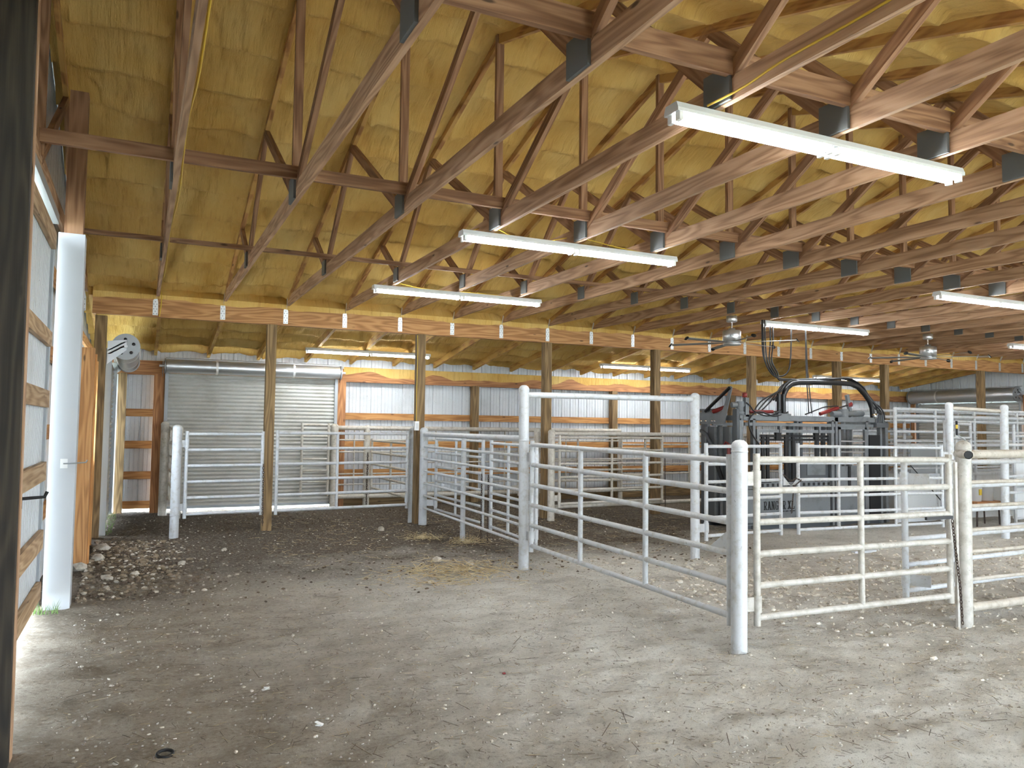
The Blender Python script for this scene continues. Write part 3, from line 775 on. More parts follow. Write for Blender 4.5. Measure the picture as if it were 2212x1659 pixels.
for (p, lab) in ((((7.67, 7.76, 1.0), (7.79, 7.76, .88), (7.67, 7.76, .88)), 'white triangular latch plate on the gate beside the high frame'),
                 (((7.96, 7.77, 1.0), (7.84, 7.77, .88), (7.96, 7.77, .88)), 'white triangular latch plate on the long chute-side gate')):
    o = MB().prism(p, (0, .012, 0)).build('latch_plate', 'pipe', None, p[0]); tag(o, lab, 'latch')
o = MB().prism([(3.98, 4.60, .84), (3.98, 4.80, .70), (3.98, 4.60, .68)], (.01, 0, 0)).build('latch_plate', 'pipe', None, (3.98, 4.6, .7)); tag(o, 'white triangular latch plate at the corner-post end of the gate', 'latch')

# ------------------------------------------------------------------ grey squeeze chute
CY0, CY1 = 9.20, 10.06
ch = thing('squeeze_chute', 'grey hydraulic cattle squeeze chute with black hose hoop and black lettering', 'cattle chute', (10.1, 9.6, 0))
def cb(name, mat, *boxes):
    m = MB()
    for b in boxes: m.box(*b)
    return m.build(name, mat, ch)
cb('base_skid', 'chutedark', (8.5, 11.9, CY0+.05, CY0+.13, -.03, .05)); cb('base_skid', 'chutedark', (8.5, 11.9, CY1-.13, CY1-.05, -.03, .05))
cb('floor_pan', 'chutedark', (8.55, 11.85, CY0+.05, CY1-.05, .05, .08))
sp = cb('side_panel', 'chute', (8.62, 10.47, CY0, CY0+.03, .07, .63))
cb('side_panel', 'chute', (8.62, 10.47, CY1-.03, CY1, .07, .63))
m = MB()
for i in range(14):
    x = 8.94+i*.113
    if not (9.35 < x < 9.4): m.box(x, x+.05, CY0-.004, CY0+.0, .672, .72)
cb('slot_rail', 'chute', (8.62, 10.47, CY0, CY0+.04, .64, .735))
m.build('slots', 'black', ch)
cb('kick_rail', 'chutedark', (8.62, 11.85, CY0-.02, CY0, .09, .12))
for x, w_ in ((8.53, .07), (8.80, .05), (10.55, .05), (10.64, .05), (11.38, .06), (11.73, .05), (11.87, .07)):
    cb('frame_post', 'chute', (x-w_/2, x+w_/2, CY0, CY0+.07, 0, 1.75))
    cb('frame_post', 'chute', (x-w_/2, x+w_/2, CY1-.07, CY1, 0, 1.75))
for y in (CY0, CY1-.09):
    cb('top_beam', 'chute', (8.55, 11.62, y, y+.09, 1.73, 1.81))
    cb('slide_beam', 'chute', (8.62, 11.55, y+.01, y+.06, 1.64, 1.69))
cb('cross_beam', 'chute', (8.5, 8.58, CY0, CY1, 1.72, 1.80)); cb('cross_beam', 'chute', (11.8, 11.9, CY0, CY1, 1.66, 1.74)); cb('cross_beam', 'chute', (10.6, 10.68, CY0, CY1, 1.73, 1.8))
cb('window_frame', 'chute', (8.85, 10.58, CY0-.01, CY0+.03, 1.535, 1.585), (8.85, 8.90, CY0-.01, CY0+.03, .74, 1.535), (10.5, 10.55, CY0-.01, CY0+.03, .74, 1.535))
cb('clamp_lug', 'chute', (9.32, 9.36, CY0-.03, CY0+.03, 1.53, 1.64)); cb('clamp_lug', 'chute', (10.2, 10.24, CY0-.03, CY0+.03, 1.53, 1.64))
for x in (9.03, 9.13, 9.53, 9.69):
    cb('drop_bar', 'black', (x-.03, x+.03, CY0+.04, CY0+.07, .74, 1.5))
for z in (.76, 1.05, 1.42, 1.48):
    cb('cross_bar', 'black', (8.9, 9.95 if z < 1.4 else 10.5, CY0+.05, CY0+.075, z-.018, z+.018))
cb('hanger_block', 'black', (9.30, 9.41, CY0+.03, CY0+.08, 1.42, 1.535)); cb('hanger_block', 'black', (10.17, 10.27, CY0+.03, CY0+.08, 1.42, 1.535)); cb('hanger_block', 'black', (9.46, 9.55, CY1-.12, CY1-.07, 1.42, 1.535))
cb('mid_column', 'chutedark', (9.84, 10.04, CY0+.3, CY0+.36, .1, 1.7)); cb('mid_column', 'chute', (9.92, 9.97, CY0+.28, CY0+.3, .1, 1.7))
cb('squeeze_panel', 'chutedark', (9.86, 10.5, CY0+.06, CY0+.10, .74, 1.12)); cb('squeeze_panel', 'chute', (10.0, 10.42, CY0+.05, CY0+.06, .84, 1.06))
cb('squeeze_panel', 'chutedark', (8.9, 9.85, CY1-.14, CY1-.1, .1, .7))
m = MB()
m.box(10.67, 10.72, CY0-.02, CY0+.02, .12, 1.64); m.box(11.30, 11.35, CY0-.02, CY0+.02, .12, 1.64); m.box(10.67, 11.35, CY0-.02, CY0+.02, 1.60, 1.65); m.box(10.67, 11.35, CY0-.02, CY0+.02, .10, .14)
dr = m.build('side_door', 'chute', ch)
MB().box(10.72, 11.30, CY0-.01, CY0+.01, .14, .98).build('door_sheet', 'chute', dr)
for z in (1.40, 1.22): MB().tube((10.72, CY0, z), (11.30, CY0, z), .013, 8).build('door_bar', 'galv', dr)
MB().box(10.88, 10.93, CY0-.035, CY0-.02, .55, .98).build('door_lever', 'black', dr)
cb('rubber_flap', 'rubber', (11.42, 11.69, CY0-.01, CY0+.02, .10, 1.51)); 
for x in (10.8, 10.95, 11.12): cb('tail_bar', 'chutedark', (x-.03, x+.03, CY1-.3, CY1-.24, .1, 1.7))
MB().tube((11.0, CY0+.45, .1), (11.0, CY0+.45, 1.72), .05, 12).build('tail_column', 'chute', ch)
# head gate, facing the left end
XE = 8.49
cb('head_gate_frame', 'chutedark', (XE-.05, XE, CY0, CY0+.1, 0, 1.9), (XE-.05, XE, CY1-.08, CY1+.02, 0, 1.9))
cb('head_gate_door', 'chutedark', (XE-.04, XE-.01, CY0+.1, CY0+.40, .08, 1.62)); cb('head_gate_door', 'chutedark', (XE-.04, XE-.01, CY0+.46, CY1-.08, .08, 1.62))
cb('door_stiffener', 'chute', (XE-.07, XE-.04, CY0+.12, CY0+.16, .08, 1.62), (XE-.07, XE-.04, CY0+.34, CY0+.38, .08, 1.62)); cb('door_stiffener', 'chute', (XE-.07, XE-.04, CY0+.48, CY0+.52, .08, 1.62), (XE-.07, XE-.04, CY1-.14, CY1-.1, .08, 1.62))
hp = cb('head_plate', 'chute', (XE-.075, XE-.06, CY0+.25, CY1+.03, 1.66, 1.91))
m = MB()
for y in (CY0+.30, CY0+.5, CY0+.56, CY0+.72, CY1-.02):
    for z in (1.71, 1.86): m.lathe([(0, .02), (.014, .02), (.018, 0)], (XE-.075, y, z), 8, (-1, 0, 0))
m.build('bolts', 'chrome', hp)
MB().path([(XE-.09, CY1-.02, 1.55), (XE-.11, CY1-.18, 1.5), (XE-.12, CY1-.36, 1.3), (XE-.12, CY1-.5, 1.0)], .03, 10).build('neck_bar', 'chutedark', ch)
MB().beam((XE-.12, CY1-.42, 1.1), (XE-.12, CY1-.62, .72), .03, .07, (0, 1, 0)).build('rubber_strip', 'rubber', ch)
m = MB(); m.prism([(XE-.09, 9.44, 1.66), (XE-.09, 9.58, 1.72), (XE-.09, 9.44, 1.95), (XE-.09, 9.30, 2.26), (XE-.09, 9.25, 2.24)], (-.015, 0, 0)); m.build('lever_arm', 'chute', ch)
MB().tube((XE-.12, 9.29, 2.23), (XE-.12, 9.88, 1.87), .028, 12).build('gas_strut', 'black', ch)
MB().tube((XE-.08, 9.36, 1.35), (XE-.08, 9.36, .8), .03, 10).build('ram', 'red', ch)
MB().path([(XE-.08, 9.36, 1.35), (XE-.09, 9.42, 1.38), (XE-.09, 9.45, 1.34), (XE-.09, 9.43, 1.29)], .015, 8).build('ram_hook', 'red', ch)
# mechanism on top
MB().tube((8.55, CY0+.05, 1.62), (8.55, CY0+.05, 2.02), .055, 14).build('pivot_tube', 'chute', ch)
MB().lathe([(.05, 0), (.075, .01), (.075, .05), (.05, .06)], (8.55, CY0+.05, 1.80), 14).build('pivot_collar', 'chute', ch)
MB().tube((8.42, CY0+.1, 1.96), (8.66, CY0+.05, 1.98), .045, 12).build('crank_tube', 'chute', ch)
MB().beam((8.66, CY0+.03, 1.78), (8.66, CY0+.03, 2.08), .07, .06).build('crank_arm', 'chute', ch)
MB().tube((8.74, CY0+.05, 1.86), (9.24, CY0+.05, 1.87), .028, 12).build('hydraulic_ram', 'red', ch)
MB().tube((9.24, CY0+.05, 1.87), (9.40, CY0+.05, 1.875), .014, 8).build('ram_rod', 'chrome', ch)
MB().lathe([(0, -.04), (.04, -.03), (.04, .03), (0, .04)], (8.62, CY0+.02, 2.12), 10).build('ram_clevis', 'red', ch)
MB().tube((8.45, CY0+.28, 1.93), (8.38, CY0+.5, 1.86), .035, 10).build('hydraulic_ram', 'red', ch)
cb('valve_block', 'chutedark', (9.32, 9.55, CY0+.0, CY0+.12, 1.79, 1.85)); cb('bracket', 'chute', (9.30, 9.58, CY0-.02, CY0, 1.72, 1.84))
MB().tube((10.52, CY0+.25, 1.86), (10.92, CY0+.22, 1.97), .032, 12).build('hydraulic_ram', 'red', ch)
MB().tube((10.92, CY0+.22, 1.97), (11.18, CY0+.2, 2.03), .013, 8).build('ram_rod', 'black', ch)
MB().lathe([(0, -.05), (.045, -.04), (.045, .04), (0, .05)], (11.18, CY0+.2, 2.03), 10, (1, 0, .2)).build('ram_clevis', 'red', ch)
MB().beam((11.22, CY0+.2, 1.8), (11.12, CY0+.2, 2.2), .05, .06, (1, 0, 0)).build('tail_lever', 'chute', ch)
MB().tube((10.75, CY0+.2, 1.86), (11.5, CY0+.2, 1.88), .05, 12).build('rock_shaft', 'chute', ch)
MB().tube((11.02, CY0+.2, 1.80), (11.02, CY0+.2, 1.95), .09, 12).build('rock_collar', 'chute', ch)
for dx in (-.05, .05):
    MB().tube((9.44+dx, CY0+.06, 1.82), (9.44+dx, CY0+.06, 2.16), .04, 12).build('hoop_socket', 'black', ch)
hoop = [(9.50, 1.85), (9.50, 2.08), (9.53, 2.18), (9.60, 2.27), (9.70, 2.335), (9.85, 2.365), (10.2, 2.38), (10.8, 2.39), (11.08, 2.385), (11.25, 2.34), (11.42, 2.22), (11.54, 2.10), (11.60, 1.98), (11.62, 1.8)]
MB().path([(x, CY0+.08, z) for x, z in hoop], .042, 12).build('hoop_pipe', 'black', ch)
def jit(pts, a, sd):
    r_ = random.Random(sd); return [(p[0]+r_.uniform(-a, a), p[1]+r_.uniform(-a, a), p[2]+r_.uniform(-a*.6, a)) for p in pts]
def smooth(pts, n=6):
    P = [Vector(p) for p in pts]; out = []
    for i in range(len(P)-1):
        p0 = P[max(i-1, 0)]; p1 = P[i]; p2 = P[i+1]; p3 = P[min(i+2, len(P)-1)]
        for k in range(n):
            t = k/n
            out.append(.5*((2*p1)+(p2-p0)*t+(2*p0-5*p1+4*p2-p3)*t*t+(3*p1-p0-3*p2+p3)*t**3))
    out.append(P[-1]); return out
for i in range(5):   # hoses lying over the hoop
    base = [(9.42-.03*i, CY0+.1, 2.06), (9.50, CY0+.1, 2.24), (9.66, CY0+.1, 2.37), (9.95, CY0+.1, 2.42), (10.5, CY0+.1, 2.44), (11.05, CY0+.1, 2.44), (11.34, CY0+.1, 2.36), (11.55, CY0+.1, 2.18), (11.68, CY0+.1, 2.02), (11.74+.02*i, CY0+.06, 1.90), (11.70+.02*i, CY0+.03, 1.78)]
    MB().path(smooth(jit(base, .035, i)), .012, 8).build('hydraulic_hose', 'hose', ch)
MB().path(smooth([(11.62, CY0+.1, 2.08), (11.80, CY0+.1, 2.02), (11.90, CY0+.08, 1.90), (11.86, CY0+.04, 1.78), (11.76, CY0+.03, 1.72)]), .013, 8).build('hydraulic_hose', 'hose', ch)
for i in range(3):   # hoses fanning down on the left of the hoop
    MB().path(smooth([(9.55, CY0+.1, 2.32-.03*i), (9.38, CY0+.08, 2.2), (9.2-.1*i, CY0+.06, 2.03), (8.95-.06*i, CY0+.06, 1.84)]), .012, 8).build('hydraulic_hose', 'hose', ch)
MB().path(smooth([(9.40, CY0+.02, 1.9), (9.1, CY0-.0, 1.80), (8.8, CY0-.02, 1.86), (8.70, CY0-.02, 1.95), (8.62, CY0-.02, 2.0)]), .011, 8).build('hydraulic_hose', 'hose', ch)
MB().path(smooth([(9.55, CY0+.02, 1.87), (9.2, CY0-.03, 1.80), (8.9, CY0-.03, 1.86), (8.72, CY0-.03, 1.80), (8.66, CY0-.03, 1.66), (8.75, CY0-.03, 1.48), (8.92, CY0-.03, 1.28), (8.95, CY0-.03, 1.05)]), .013, 8).build('hydraulic_hose', 'hose', ch)
MB().path(smooth([(10.02, CY0+.1, 1.84), (10.3, CY0+.12, 1.92), (10.6, CY0+.2, 1.98), (10.9, CY0+.2, 2.0)]), .011, 8).build('hydraulic_hose', 'hose', ch)
for i, (x, z) in enumerate(((9.09, 3.36), (9.13, 3.36), (9.24, 3.36), (9.30, 3.36))):  # supply hoses dropping from the trusses
    MB().path(smooth([(x, 9.3, z), (x+.01, 9.3, 3.0), (9.13+.05*i, 9.3, 2.7), (9.26+.05*i, 9.3, 2.5), (9.45, 9.3, 2.42-.01*i), (9.8, 9.3, 2.42)]), .012, 8).build('supply_hose', 'hose', ch)
MB().path(smooth([(9.09, 9.32, 3.36), (9.11, 9.32, 2.8), (9.28, 9.32, 2.52), (9.50, 9.32, 2.46), (9.66, 9.32, 2.55), (9.72, 9.32, 2.8), (9.74, 9.32, 3.36)]), .012, 8).build('supply_hose', 'hose', ch)
for dx in (0, .07):
    MB().path([(10.08, 9.34, 3.36), (10.09+dx*.4, 9.34, 2.6), (10.10+dx, 9.3, 1.86)], .010, 8).build('supply_hose', 'hose', ch)
m = MB()
for i in range(5): m.tube((11.60+.045*i, CY0+.0, 1.70), (11.60+.045*i, CY0+.0, 1.86), .016, 8)
m.box(11.56, 11.86, CY0-.05, CY0+.08, 1.64, 1.72)
m.build('valve_bank', 'chutedark', ch)
MB().lathe([(0, -.03), (.045, -.03), (.045, .03), (0, .03)], (11.56, CY0-.02, 1.84), 14, (0, 1, 0)).build('pressure_gauge', 'chrome', ch)
MB().tube((10.25, CY0-.03, .58), (10.48, CY0-.03, .57), .014, 8).build('latch_handle', 'chute', ch)
cb('wheel_step', 'black', (8.46, 8.62, CY0+.1, CY0+.3, .1, .42))
# (lettering) on the side panel
def letters(word, x, z, h, y):
    m = MB(); w = h*.487; s = h*.14; th = .004
    def bx(a, b, c, d): m.box(x+a*w, x+b*w, y-th, y, z+c*h, z+d*h)
    def dg(a, c, b, d, k=1.): m.prism([(x+a*w-s*k*.55, y, z+c*h), (x+a*w+s*k*.55, y, z+c*h), (x+b*w+s*k*.55, y, z+d*h), (x+b*w-s*k*.55, y, z+d*h)], (0, -th, 0))
    for c in word:
        if c == 'R':
            bx(.1, .36, 0, 1); bx(0, .45, 0, .1); bx(0, .8, .9, 1); bx(.36, .8, .42, .52); bx(.72, .95, .5, .92); dg(.5, .45, .85, 0); bx(.72, 1.05, 0, .1); x += w*1.22
        elif c == 'A':
            dg(.2, 0, .52, 1, .8); dg(.9, 0, .58, 1, 1.2); bx(.3, .8, .28, .38); bx(0, .4, 0, .1); bx(.7, 1.12, 0, .1); bx(.38, .7, .9, 1); x += w*1.25
        elif c == 'N':
            bx(.1, .28, 0, 1); bx(.82, 1., 0, 1); dg(.25, 1, .88, 0, 1.3); bx(0, .4, 0, .1); bx(.7, 1.12, .9, 1); bx(0, .3, .9, 1); x += w*1.25
        elif c == 'G':
            bx(.05, .32, .12, .88); bx(.15, .9, .9, 1); bx(.15, .9, 0, .1); bx(.74, .98, .05, .45); bx(.55, 1.05, .4, .5); bx(.78, .95, .7, .95); x += w*1.22
        elif c == 'E':
            bx(.1, .36, 0, 1); bx(0, .95, .9, 1); bx(0, .95, 0, .1); bx(.3, .7, .45, .55); bx(.85, .95, .72, 1); bx(.85, .95, 0, .28); x += w*1.18
        elif c == 'X':
            dg(.2, 0, .9, 1, 1.); dg(.2, 1, .9, 0, 1.35); bx(0, .42, .9, 1); bx(.68, 1.1, .9, 1); bx(0, .42, 0, .1); bx(.68, 1.1, 0, .1); x += w*1.25
        elif c == 'L':
            bx(.12, .38, 0, 1); bx(0, .52, .9, 1); bx(0, .98, 0, .1); bx(.86, .98, 0, .35); x += w*1.15
        else: x += w*.5
    return m
letters('RANGER XL', 8.99, .305, .135, CY0-.0005).build('lettering', 'ink', sp)
m = MB(); x = 9.40
for wd in (.02, .02, 0, .012, .02, .02, .02, 0, .012, .02, .02, .02, .02, .02, .012):
    if wd: m.box(x, x+wd*.75, CY0-.003, CY0-.0005, .268, .285)
    x += max(wd, .014)
m.build('fine_print', 'ink', sp)
ch.location = (10.27, 10.1, 0); ch.scale = (1, 1, 1.02)

# ------------------------------------------------------------------ white alley on the right of the chute
def alley_side(label, y, x0, x1, posts):
    t = thing('alley_side', label, 'fence', (x0, y, 0), 'white sheeted alley')
    MB().box(x0, x1, y-.012, y+.012, .0, .80).build('lower_sheet', 'sheet', t)
    MB().box(x0, x1, y-.025, y+.025, .80, .85).build('sheet_rim', 'pipe', t)
    for z, r in ((.95, .02), (1.36, .022), (1.44, .02), (1.61, .026), (1.81, .024), (1.89, .034), (2.01, .03)):
        MB().tube((x0, y, z), (x1, y, z), r, 10).build('rail', 'pipe', t)
    for x in posts: MB().tube((x, y, -.05), (x, y, 2.03), .03, 10).build('upright', 'pipe', t)
    return t
al = alley_side('white alley side with solid lower sheet leading right from the chute', 9.6, 12.12, 18.6, (12.14, 13.2, 14.3, 15.6, 17.0, 18.5))
MB().box(12.5, 14.2, 9.585, 9.6, .86, 1.32).build('grey_panel', 'galvdull', al)
alley_side('far white alley side behind the sheeted one, right of the chute', 10.55, 12.12, 18.6, (12.14, 13.6, 15.2, 16.8, 18.5))
o = MB().tube((11.33, 7.99, 1.98), (11.97, 7.56, 1.93), .03, 12).build('overhead_rail', 'pipedirty', None, (11.33, 7.99, 1.98)); tag(o, 'short pipe joining the tops of the right-hand pair of tall posts', 'rail')
gate('pipe_gate', 'white gate hanging from the pair of tall posts at the right', (12.05, 7.58), (14.9, 7.9), .2, 1.42, 6, (.3, .65), hinge=('A', (11.93, 7.55)))
gate('fence_panel', 'white pipe panel behind the tall posts at the right', (11.5, 8.2), (13.6, 9.2), .3, 1.75, 7, (.4,), 'fence', group='white pipe fences', rr=.022)
wp = thing('sheeted_panel', 'tall white sheeted panel at the right edge beyond the tall posts', 'panel', (13.5, 8.4, 0), None)
MB().box(13.5, 15.7, 8.38, 8.41, .15, 1.30).build('sheet', 'sheet', wp)
for z in (.15, .7, 1.30, 1.55): MB().tube((13.5, 8.36, z), (15.7, 8.36, z), .022, 10).build('rail', 'pipe', wp)
for x in (13.5, 14.6, 15.7): MB().tube((x, 8.36, -.05), (x, 8.36, 1.75), .026, 10).build('upright', 'pipe', wp)
# stool with two buckets
stl = thing('work_stool', 'low brown wooden stool with metal legs behind the latch post', 'stool', (13.4, 8.9, 0))
MB().box(13.08, 13.78, 8.75, 9.1, .37, .41).build('seat', 'backbeam', stl)
for x in (13.12, 13.74):
    for y in (8.79, 9.06): MB().tube((x, y, -.03), (x+(.02 if x < 13.4 else -.02), y, .37), .014, 8).build('leg', 'rust', stl)
for x, lab in ((13.26, 'white bucket with a yellow label on the brown stool'), (13.58, 'plain white bucket on the brown stool')):
    bk = thing('bucket', lab, 'bucket', (x, 8.92, .41), 'white buckets on the stool')
    MB().lathe([(0, 0), (.105, 0), (.125, .29), (.13, .29), (.13, .31), (.118, .31), (.105, .02), (0, .02)], (x, 8.92, .41), 20).build('body', 'white', bk)
    MB().path([(x+.13*math.cos(a), 8.92-.0, .70-.10*math.sin(a)) for a in np.linspace(0, PI, 10)], .004, 6).build('bail_handle', 'galv', bk)
    if 'yellow' in lab: MB().box(x-.05, x+.01, 8.79, 8.805, .52, .62).build('label', 'yellow', bk)
# hose coupling with yellow tape on the tall post
hs = thing('hose_coupling', 'black and yellow hose coupling hanging on the tall post', 'hose', (11.40, 7.93, 1.62))
MB().tube((11.40, 7.93, 1.78), (11.40, 7.93, 1.56), .016, 8).build('coupling', 'rubber', hs)
MB().tube((11.40, 7.93, 1.72), (11.40, 7.93, 1.66), .019, 8).build('tape', 'yellow', hs)
MB().path(smooth([(11.40, 7.93, 1.57), (11.48, 7.91, 1.52), (11.56, 7.90, 1.48), (11.60, 7.90, 1.34)]), .011, 8).build('hose_end', 'galvdull', hs)
for (a, b_, lab) in (((12.28, 9.5, 1.1), (12.9, 8.9, .0), 'thin black sorting pole leaning on the white alley sheet'), ((13.7, 8.3, 1.0), (13.4, 7.8, .0), 'thin black sorting pole leaning at the right edge')):
    o = MB().tube(a, b_, .009, 8).build('sorting_pole', 'black', None, b_); tag(o, lab, 'pole', 'leaning poles')

# ------------------------------------------------------------------ cables, outlet
ob = thing('outlet_box', 'white outlet box on the second square post from the left', 'outlet', (4.11, 12.25, 1.55))
MB().box(4.08, 4.15, 12.22, 12.28, 1.53, 1.68).build('box', 'white', ob)
MB().box(4.095, 4.135, 12.213, 12.22, 1.56, 1.65).build('socket_plate', 'fixture', ob)
def cable(label, pts, r=.006):
    o = MB().path(smooth(pts), r, 7).build('cable', 'yellow', None, pts[0]); return tag(o, label, 'cable', 'yellow cables')
cable('yellow cable running down the outlet-box post', [(4.11, 12.25, 1.68), (4.11, 12.262, 2.2), (4.115, 12.255, 2.7), (4.11, 12.26, 3.1)])
xc = X0+SP+.026
cable('yellow cable stapled along the second roof truss from the left', [(xc, 2.8, ZC+.10), (xc+.012, 4.4, ZC+.05), (xc, 5.4, ZC+.10), (xc+.015, 6.8, ZC+.03), (xc, 8.4, ZC+.08), (xc+.012, 10.0, ZC+.02), (xc, 11.6, ZC+.06), (xc+.02, 12.22, ZC-.04), (xc, 12.28, 3.13)], .007)
xc = X0+SP*4-.024
cable('yellow cable along the truss above the nearest strip light', [(xc, 1.7, ZC+.13), (xc-.004, 2.3, ZC+.06), (xc, 2.9, ZC+.06), (xc-.01, 3.2, ZC+.03), (xc-.06, 3.44, ZC+.005)], .007)
cable('yellow cable looping above the middle strip light', [(2.75, 6.76, ZC+.01), (3.1, 7.0, ZC+.15), (3.5, 6.95, ZC+.03), (3.9, 6.76, ZC+.09), (4.4, 6.76, ZC+.05), (4.9, 6.74, ZC+.01)], .005)
cable('yellow cable looping above the strip light in front of the header', [(2.8, 9.9, ZC+.0), (3.0, 10.08, ZC+.1), (3.5, 10.08, ZC+.05), (4.2, 9.98, ZC+.04), (4.8, 9.88, ZC+.01)], .005)
cable('short yellow lead dropping to the left ceiling fan', [(8.66, 9.72, ZC+.14), (8.62, 9.71, ZC+.05), (8.57, 9.70, ZC-.05)], .005)
cable('short yellow lead dropping to the right ceiling fan', [(13.36, 9.7, ZC+.14), (13.28, 9.69, ZC+.02), (13.23, 9.68, ZC-.05)], .005)

# ------------------------------------------------------------------ loose things on the floor
def stone_mesh(c, r, rnd, flat=.6):
    pts = []
    t_ = (1+5**.5)/2
    V = [(-1, t_, 0), (1, t_, 0), (-1, -t_, 0), (1, -t_, 0), (0, -1, t_), (0, 1, t_), (0, -1, -t_), (0, 1, -t_), (t_, 0, -1), (t_, 0, 1), (-t_, 0, -1), (-t_, 0, 1)]
    F = [(0, 11, 5), (0, 5, 1), (0, 1, 7), (0, 7, 10), (0, 10, 11), (1, 5, 9), (5, 11, 4), (11, 10, 2), (10, 7, 6), (7, 1, 8), (3, 9, 4), (3, 4, 2), (3, 2, 6), (3, 6, 8), (3, 8, 9), (4, 9, 5), (2, 4, 11), (6, 2, 10), (8, 6, 7), (9, 8, 1)]
    a = rnd.uniform(0, 2*PI); sx, sy = rnd.uniform(.7, 1.3), rnd.uniform(.6, 1.)
    for v in V:
        q = Vector(v)*(r/1.9*rnd.uniform(.72, 1.15)); q = Vector((q.x*sx, q.y*sy, q.z*flat))
        pts.append(Vector((q.x*math.cos(a)-q.y*math.sin(a), q.x*math.sin(a)+q.y*math.cos(a), q.z))+Vector(c))
    return pts, F
def scatter(name, mat, n, place, size, label, cat, flat=.6):
    m = MB(); rnd = random.Random(hash(name) % 1000 if False else len(name)*7+n)
    for _ in range(n):
        x, y = place(rnd); r = size(rnd); b = len(m.v)
        pts, F = stone_mesh((x, y, fz1(x, y)+r*.15), r, rnd, flat)
        m.v += pts
        for f in F: m.face([b+i for i in f])
    o = m.build(name, mat); return tag(o, label, cat, None, 'stuff')
scatter('rubble_gravel', 'rubble', 2200, lambda r: (min(max(-.44, r.gauss(-.05, .36)), 1.4), r.uniform(7.95, 11.9)), lambda r: min(r.paretovariate(2.0)*.009, .04), 'broken limestone gravel banked along the left wall', 'gravel')
scatter('pale_rubble', 'stone', 260, lambda r: (min(max(-.44, r.gauss(-.02, .4)), 1.6), r.uniform(8., 11.9)), lambda r: r.uniform(.010, .032), 'pale limestone chips mixed into the gravel along the left wall', 'gravel')
scatter('pen_gravel', 'stone', 2600, lambda r: (r.uniform(4.8, 12.8), r.gauss(6.0, .9)), lambda r: r.uniform(.008, .036), 'pale limestone gravel inside the pen behind the nearest gate', 'gravel')
scatter('scattered_pebbles', 'stone', 1400, lambda r: (r.uniform(-.4, 8), r.uniform(3., 14.5)), lambda r: r.uniform(.005, .018), 'small pebbles and lime chips scattered over the whole dirt floor', 'gravel')
scatter('dirt_crumbs', 'crumb', 7000, lambda r: (r.uniform(-.4, 7.5), 2.9+6.5*r.random()**1.3), lambda r: r.uniform(.003, .011), 'fine dirt crumbs scattered over the pale front floor', 'dirt', .7)
scatter('dirt_clods', 'chip', 2600, lambda r: (r.uniform(-.3, 8), 7.3+8*r.random()**.8), lambda r: r.uniform(.006, .026), 'dark manure clods over the rear floor', 'dirt', .5)
def litter(name, mat, n, place, L, w, label, cat, lift=.004, tilt=.15):
    m = MB(); rnd = random.Random(n)
    for _ in range(n):
        x, y = place(rnd); a = rnd.uniform(0, 2*PI); l = rnd.uniform(*L)/2
        d = Vector((math.cos(a), math.sin(a), rnd.uniform(-tilt, tilt)))*l
        c = Vector((x, y, fz1(x, y)+lift+abs(d.z)+rnd.uniform(0, lift*2)))
        m.beam(c-d, c+d, w*rnd.uniform(.6, 1.4), w*.5)
    return tag(m.build(name, mat), label, cat, None, 'stuff')
litter('straw_heap', 'straw', 420, lambda r: (r.gauss(3.15, .36), r.gauss(8.05, .34)), (.05, .24), .006, 'loose yellow straw spilled on the dirt left of the high gate frame', 'straw', .008, .3)
litter('straw_scatter', 'straw', 800, lambda r: (r.uniform(1.5, 8.8), r.gauss(10.9, 1.6)), (.04, .18), .004, 'thin straw trampled into the rear alley floor', 'straw', .005)
litter('hay_tuft', 'straw', 130, lambda r: (r.gauss(3.70, .12), r.gauss(10.6, .12)), (.05, .2), .004, 'small hay tuft at the foot of the slim fence post', 'straw', .012, .5)
litter('hay_tuft', 'straw', 140, lambda r: (r.gauss(4.11, .13), r.gauss(9.97, .13)), (.05, .2), .004, 'small hay tuft left of the slim fence post in the alley', 'straw', .012, .5)
bpy.data.objects['hay_tuft.001']['label'] = 'brownish hay tuft right at the slim fence post in the alley'
litter('twig_litter', 'chip', 2600, lambda r: (r.uniform(-.4, 7.5), 2.7+6*r.random()**1.4), (.012, .07), .0024, 'dark twigs and bark slivers over the pale front floor', 'litter')
litter('dark_stems', 'chip', 420, lambda r: (r.uniform(-.3, 7.5), 2.8+5.5*r.random()**1.3), (.05, .16), .003, 'longer dark plant stems lying on the pale front floor', 'litter')
litter('pale_litter', 'straw', 1500, lambda r: (r.uniform(-.3, 7), r.uniform(2.6, 8)), (.015, .08), .002, 'stray pale straw bits over the pale front floor', 'straw')
m = MB(); rnd = random.Random(3)
for _ in range(170):
    if rnd.random() < .25: x, y = rnd.uniform(-.74, -.55), rnd.uniform(7.55, 7.7)
    else: x, y = rnd.uniform(-.46, -.3), rnd.uniform(12.6, 15.4)
    h = rnd.uniform(.04, .11); m.prism([(x, y, 0), (x+.006, y, 0), (x+rnd.uniform(-.05, .05), y+rnd.uniform(-.05, .05), h)], (0, .002, 0))
tag(m.build('grass_fringe', 'grass'), 'green grass creeping in under the left wall doors', 'grass', None, 'stuff')
